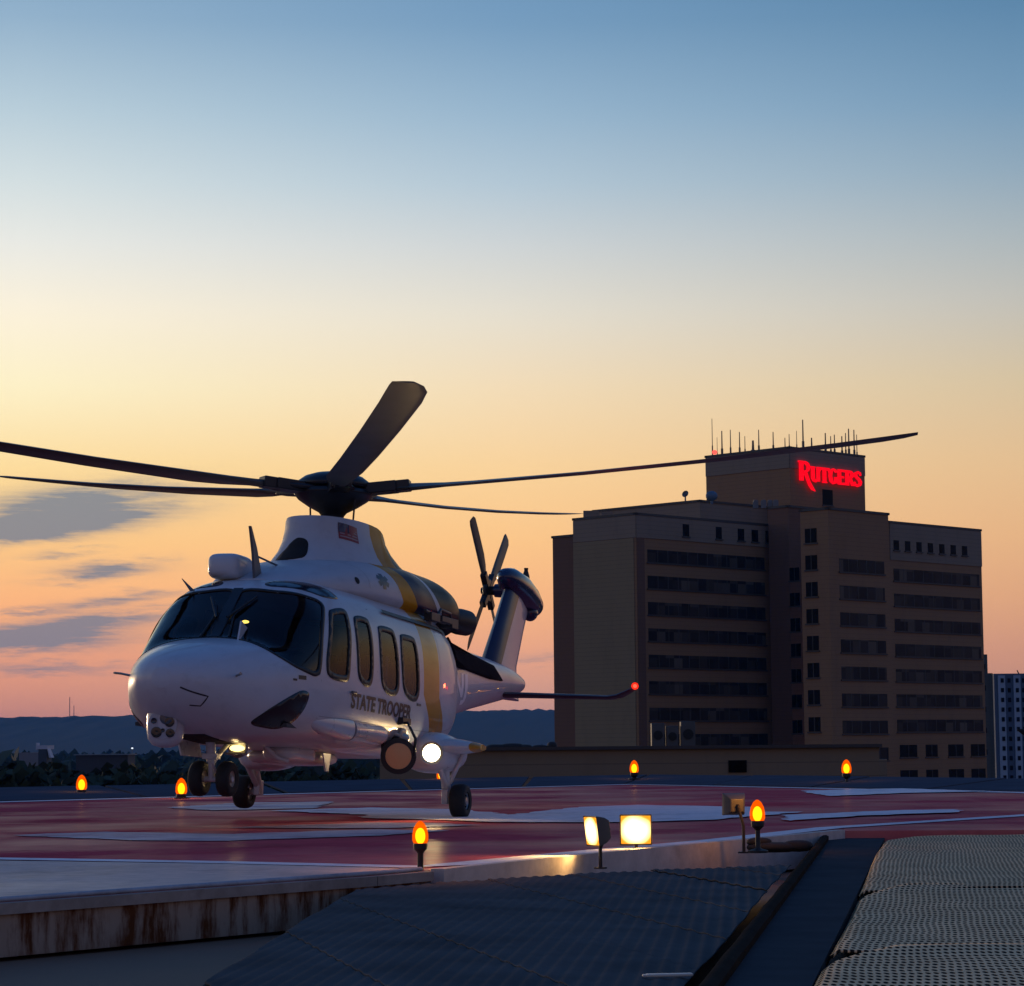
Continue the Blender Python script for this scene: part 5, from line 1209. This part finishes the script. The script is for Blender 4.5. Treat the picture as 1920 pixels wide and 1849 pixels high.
def tree(h, cr, seed):
    random.seed(seed); b = MB(); pts = [Vector((0, 0, 0)), Vector((.2, .1, h*.25)), Vector((-.1, .2, h*.5)), Vector((.1, 0, h*.78))]; b.tube(pts, [.45, .36, .25, .08], 8)
    cs = []
    for k in range(9):
        a = k*2.4; z0 = h*(.35+.05*k); e = Vector((cos(a)*cr*.6, sin(a)*cr*.6, z0+h*.16)); b.tube([(0, .1, z0), e*.5+Vector((0, 0, z0*.5+.2)), e], [.14, .10, .03], 6); cs.append(e)
    g = MB(); cs += [Vector((random.uniform(-.5, .5)*cr, random.uniform(-.5, .5)*cr, h*random.uniform(.62, .95))) for _ in range(16)]
    for c in cs:
        g.cur = random.choice((0, 0, 1, 2)); clump_mesh(g, c, cr*random.uniform(.28, .46), 210, .34)
    return b, g
protos = []
TL = [(8, 1409, 150, 0, 'leftmost dark broad tree rising by the pale house'), (60, 1428, 190, 1, 'dark tree standing just in front of the pale house'), (112, 1436, 165, 2, 'dark green tree right of the pale house'),
      (150, 1427, 175, 0, 'dark round tree behind the leftmost amber light'), (196, 1432, 200, 1, 'dark tree right of the leftmost amber light'), (243, 1436, 185, 2, 'dark tree between the two left amber lights'),
      (292, 1428, 180, 0, 'dark tree left of the camera turret, behind the amber light'), (345, 1424, 205, 1, 'dark tree straight under the camera turret'), (400, 1430, 190, 2, 'dark tree seen behind the nose wheels'),
      (455, 1425, 175, 0, 'dark tree just right of the nose wheels'), (505, 1428, 200, 1, 'dark tree under the belly fairing, second right of the nose wheels'), (556, 1424, 185, 2, 'dark tree under the middle of the belly'),
      (606, 1428, 170, 0, 'dark tree under the rear belly, second left of the annex'), (652, 1424, 190, 1, 'dark tree under the searchlight, next but one to the annex'), (693, 1426, 160, 2, 'dark tree touching the left end of the annex')]
for k in range(3):
    tb, tg = tree(17, 5.0, 40+k); r = empty('broadleaf_tree'); tb.build('trunk', bark, r, 60); tg.build('crown', leaf_m, r, 0); protos.append(r)
used = set()
for i, (px, py, d, k, lb) in enumerate(TL):
    r = protos[k] if k not in used else copy_tree(protos[k]); used.add(k)
    top = zat(px, py, d)+20; r.location = (at(px, d), d, -20); s_ = top/17.6; r.scale = (s_*random.uniform(.9, 1.15),)*2+(s_,); r.rotation_euler = (0, 0, random.uniform(0, 6.28)); tag(r, lb, 'tree', 'dark trees beyond the pad')
hs = empty('house', (at(68, 620), 620, -20)); tag(hs, 'pale house with a tall white chimney on the far left below the hills', 'house'); HI = Matrix.Translation((-hs.location.x, -620, 20))
hw = mat('house_wall', (.20, .19, .19), .8, var=.1); hwp = mat('house_white', (.5, .5, .54), .7, var=.1); hr = mat('house_roof', (.05, .055, .06), .8)
def X(px): return at(px, 620)
def Z(py): return zat(60, py, 620)
for nm, a, c, y0, y1, m_, dd in (('wall', 36, 72, 1411, 1430, hw, 8), ('wall', 72.2, 88, 1405, 1430, hr, 7), ('roof_parapet', 70, 89, 1398, 1405, hwp, 9), ('chimney', 67.5, 70, 1393, 1406, hwp, 3)):
    sadopt(MB().box(((X(a)+X(c))/2, 620+dd/2, (Z(y0)-.0+(-20 if nm == 'wall' else Z(y1)))/2), (X(c)-X(a), dd, Z(y0)-(-20 if nm == 'wall' else Z(y1)))).build(nm, m_, None, 0), hs, HI)
sadopt(MB().prism([(X(89), 619.5, Z(1404)), (X(90.5), 619.5, Z(1404)), (X(97), 619.5, Z(1421)), (X(93), 619.5, Z(1421))], (0, 4, 0)).build('stair_flank', hwp, None, 0), hs, HI)
lw = empty('shed', (at(190, 640), 640, -20)); tag(lw, 'long low shed with a pale roof edge below the hills', 'shed'); LI = Matrix.Translation((-lw.location.x, -640, 20)); x0, x1 = at(143, 640), at(240, 640); zz = zat(190, 1416, 640)
sadopt(MB().box(((x0+x1)/2, 646, (zz-20)/2), (x1-x0, 12, zz+20)).build('wall', mat('shed_wall', (.055, .045, .042), .8), None, 0), lw, LI); sadopt(MB().box(((x0+x1)/2, 645.7, zz+.12), (x1-x0+1, 13, .24)).build('roof', mat('shed_roof', (.17, .19, .20), .7), None, 0), lw, LI)
for px, y0, lb, r in ((130, 1307, 'taller radio mast on the hill crest', .9), (138, 1323, 'shorter radio mast on the hill crest', .7)):
    d = 4650; x = at(px, d); z1 = zat(px, y0, d); z0 = z1-46; o = empty('radio_mast', (x, d, z0)); tag(o, lb, 'mast', 'masts on the hill'); b = MB(); h = z1-z0
    for k in range(3):
        a = 2*pi*k/3; b.cyl((cos(a)*r, sin(a)*r, 0), (cos(a)*r*.4, sin(a)*r*.4, h), .35, .3, 6)
    for k in range(8): b.box((0, 0, h*(k+.5)/8), (r*1.5, r*1.5, .4))
    b.build('lattice', mast_mm, o, 0)
sl_ = empty('street_lamp', (at(248, 900), 900, -20)); tag(sl_, 'tiny white street lamp shining below the hills at left', 'street lamp'); h = zat(248, 1403, 900)+20
MB().cyl((0, 0, 0), (0, 0, h), .1, .07, 8).build('lamp_post', mast_mm, sl_); MB().ell((0, 0, h), (.38, .38, .26), 12, 8).build('lamp_head', emit('lamp_white', (.8, .9, 1), 1.3), sl_)

# ------------------------------------------------------------------ haze
hz = MB().box((0, 2860, 28), (11300, 6300, 98)).build('haze', bpy.data.materials.new('haze'), None, 0); hz['kind'] = 'stuff'; hz['label'] = 'pale evening haze over the plain and the hills'; hz['category'] = 'haze'
hm = hz.data.materials[0]; hm.use_nodes = True; hn = hm.node_tree; hn.nodes.clear()
pv = hn.nodes.new('ShaderNodeVolumePrincipled'); pv.inputs['Color'].default_value = (.10, .42, 1, 1); pv.inputs['Density'].default_value = .00006; pv.inputs['Anisotropy'].default_value = .0
ho = hn.nodes.new('ShaderNodeOutputMaterial'); hn.links.new(pv.outputs[0], ho.inputs['Volume'])
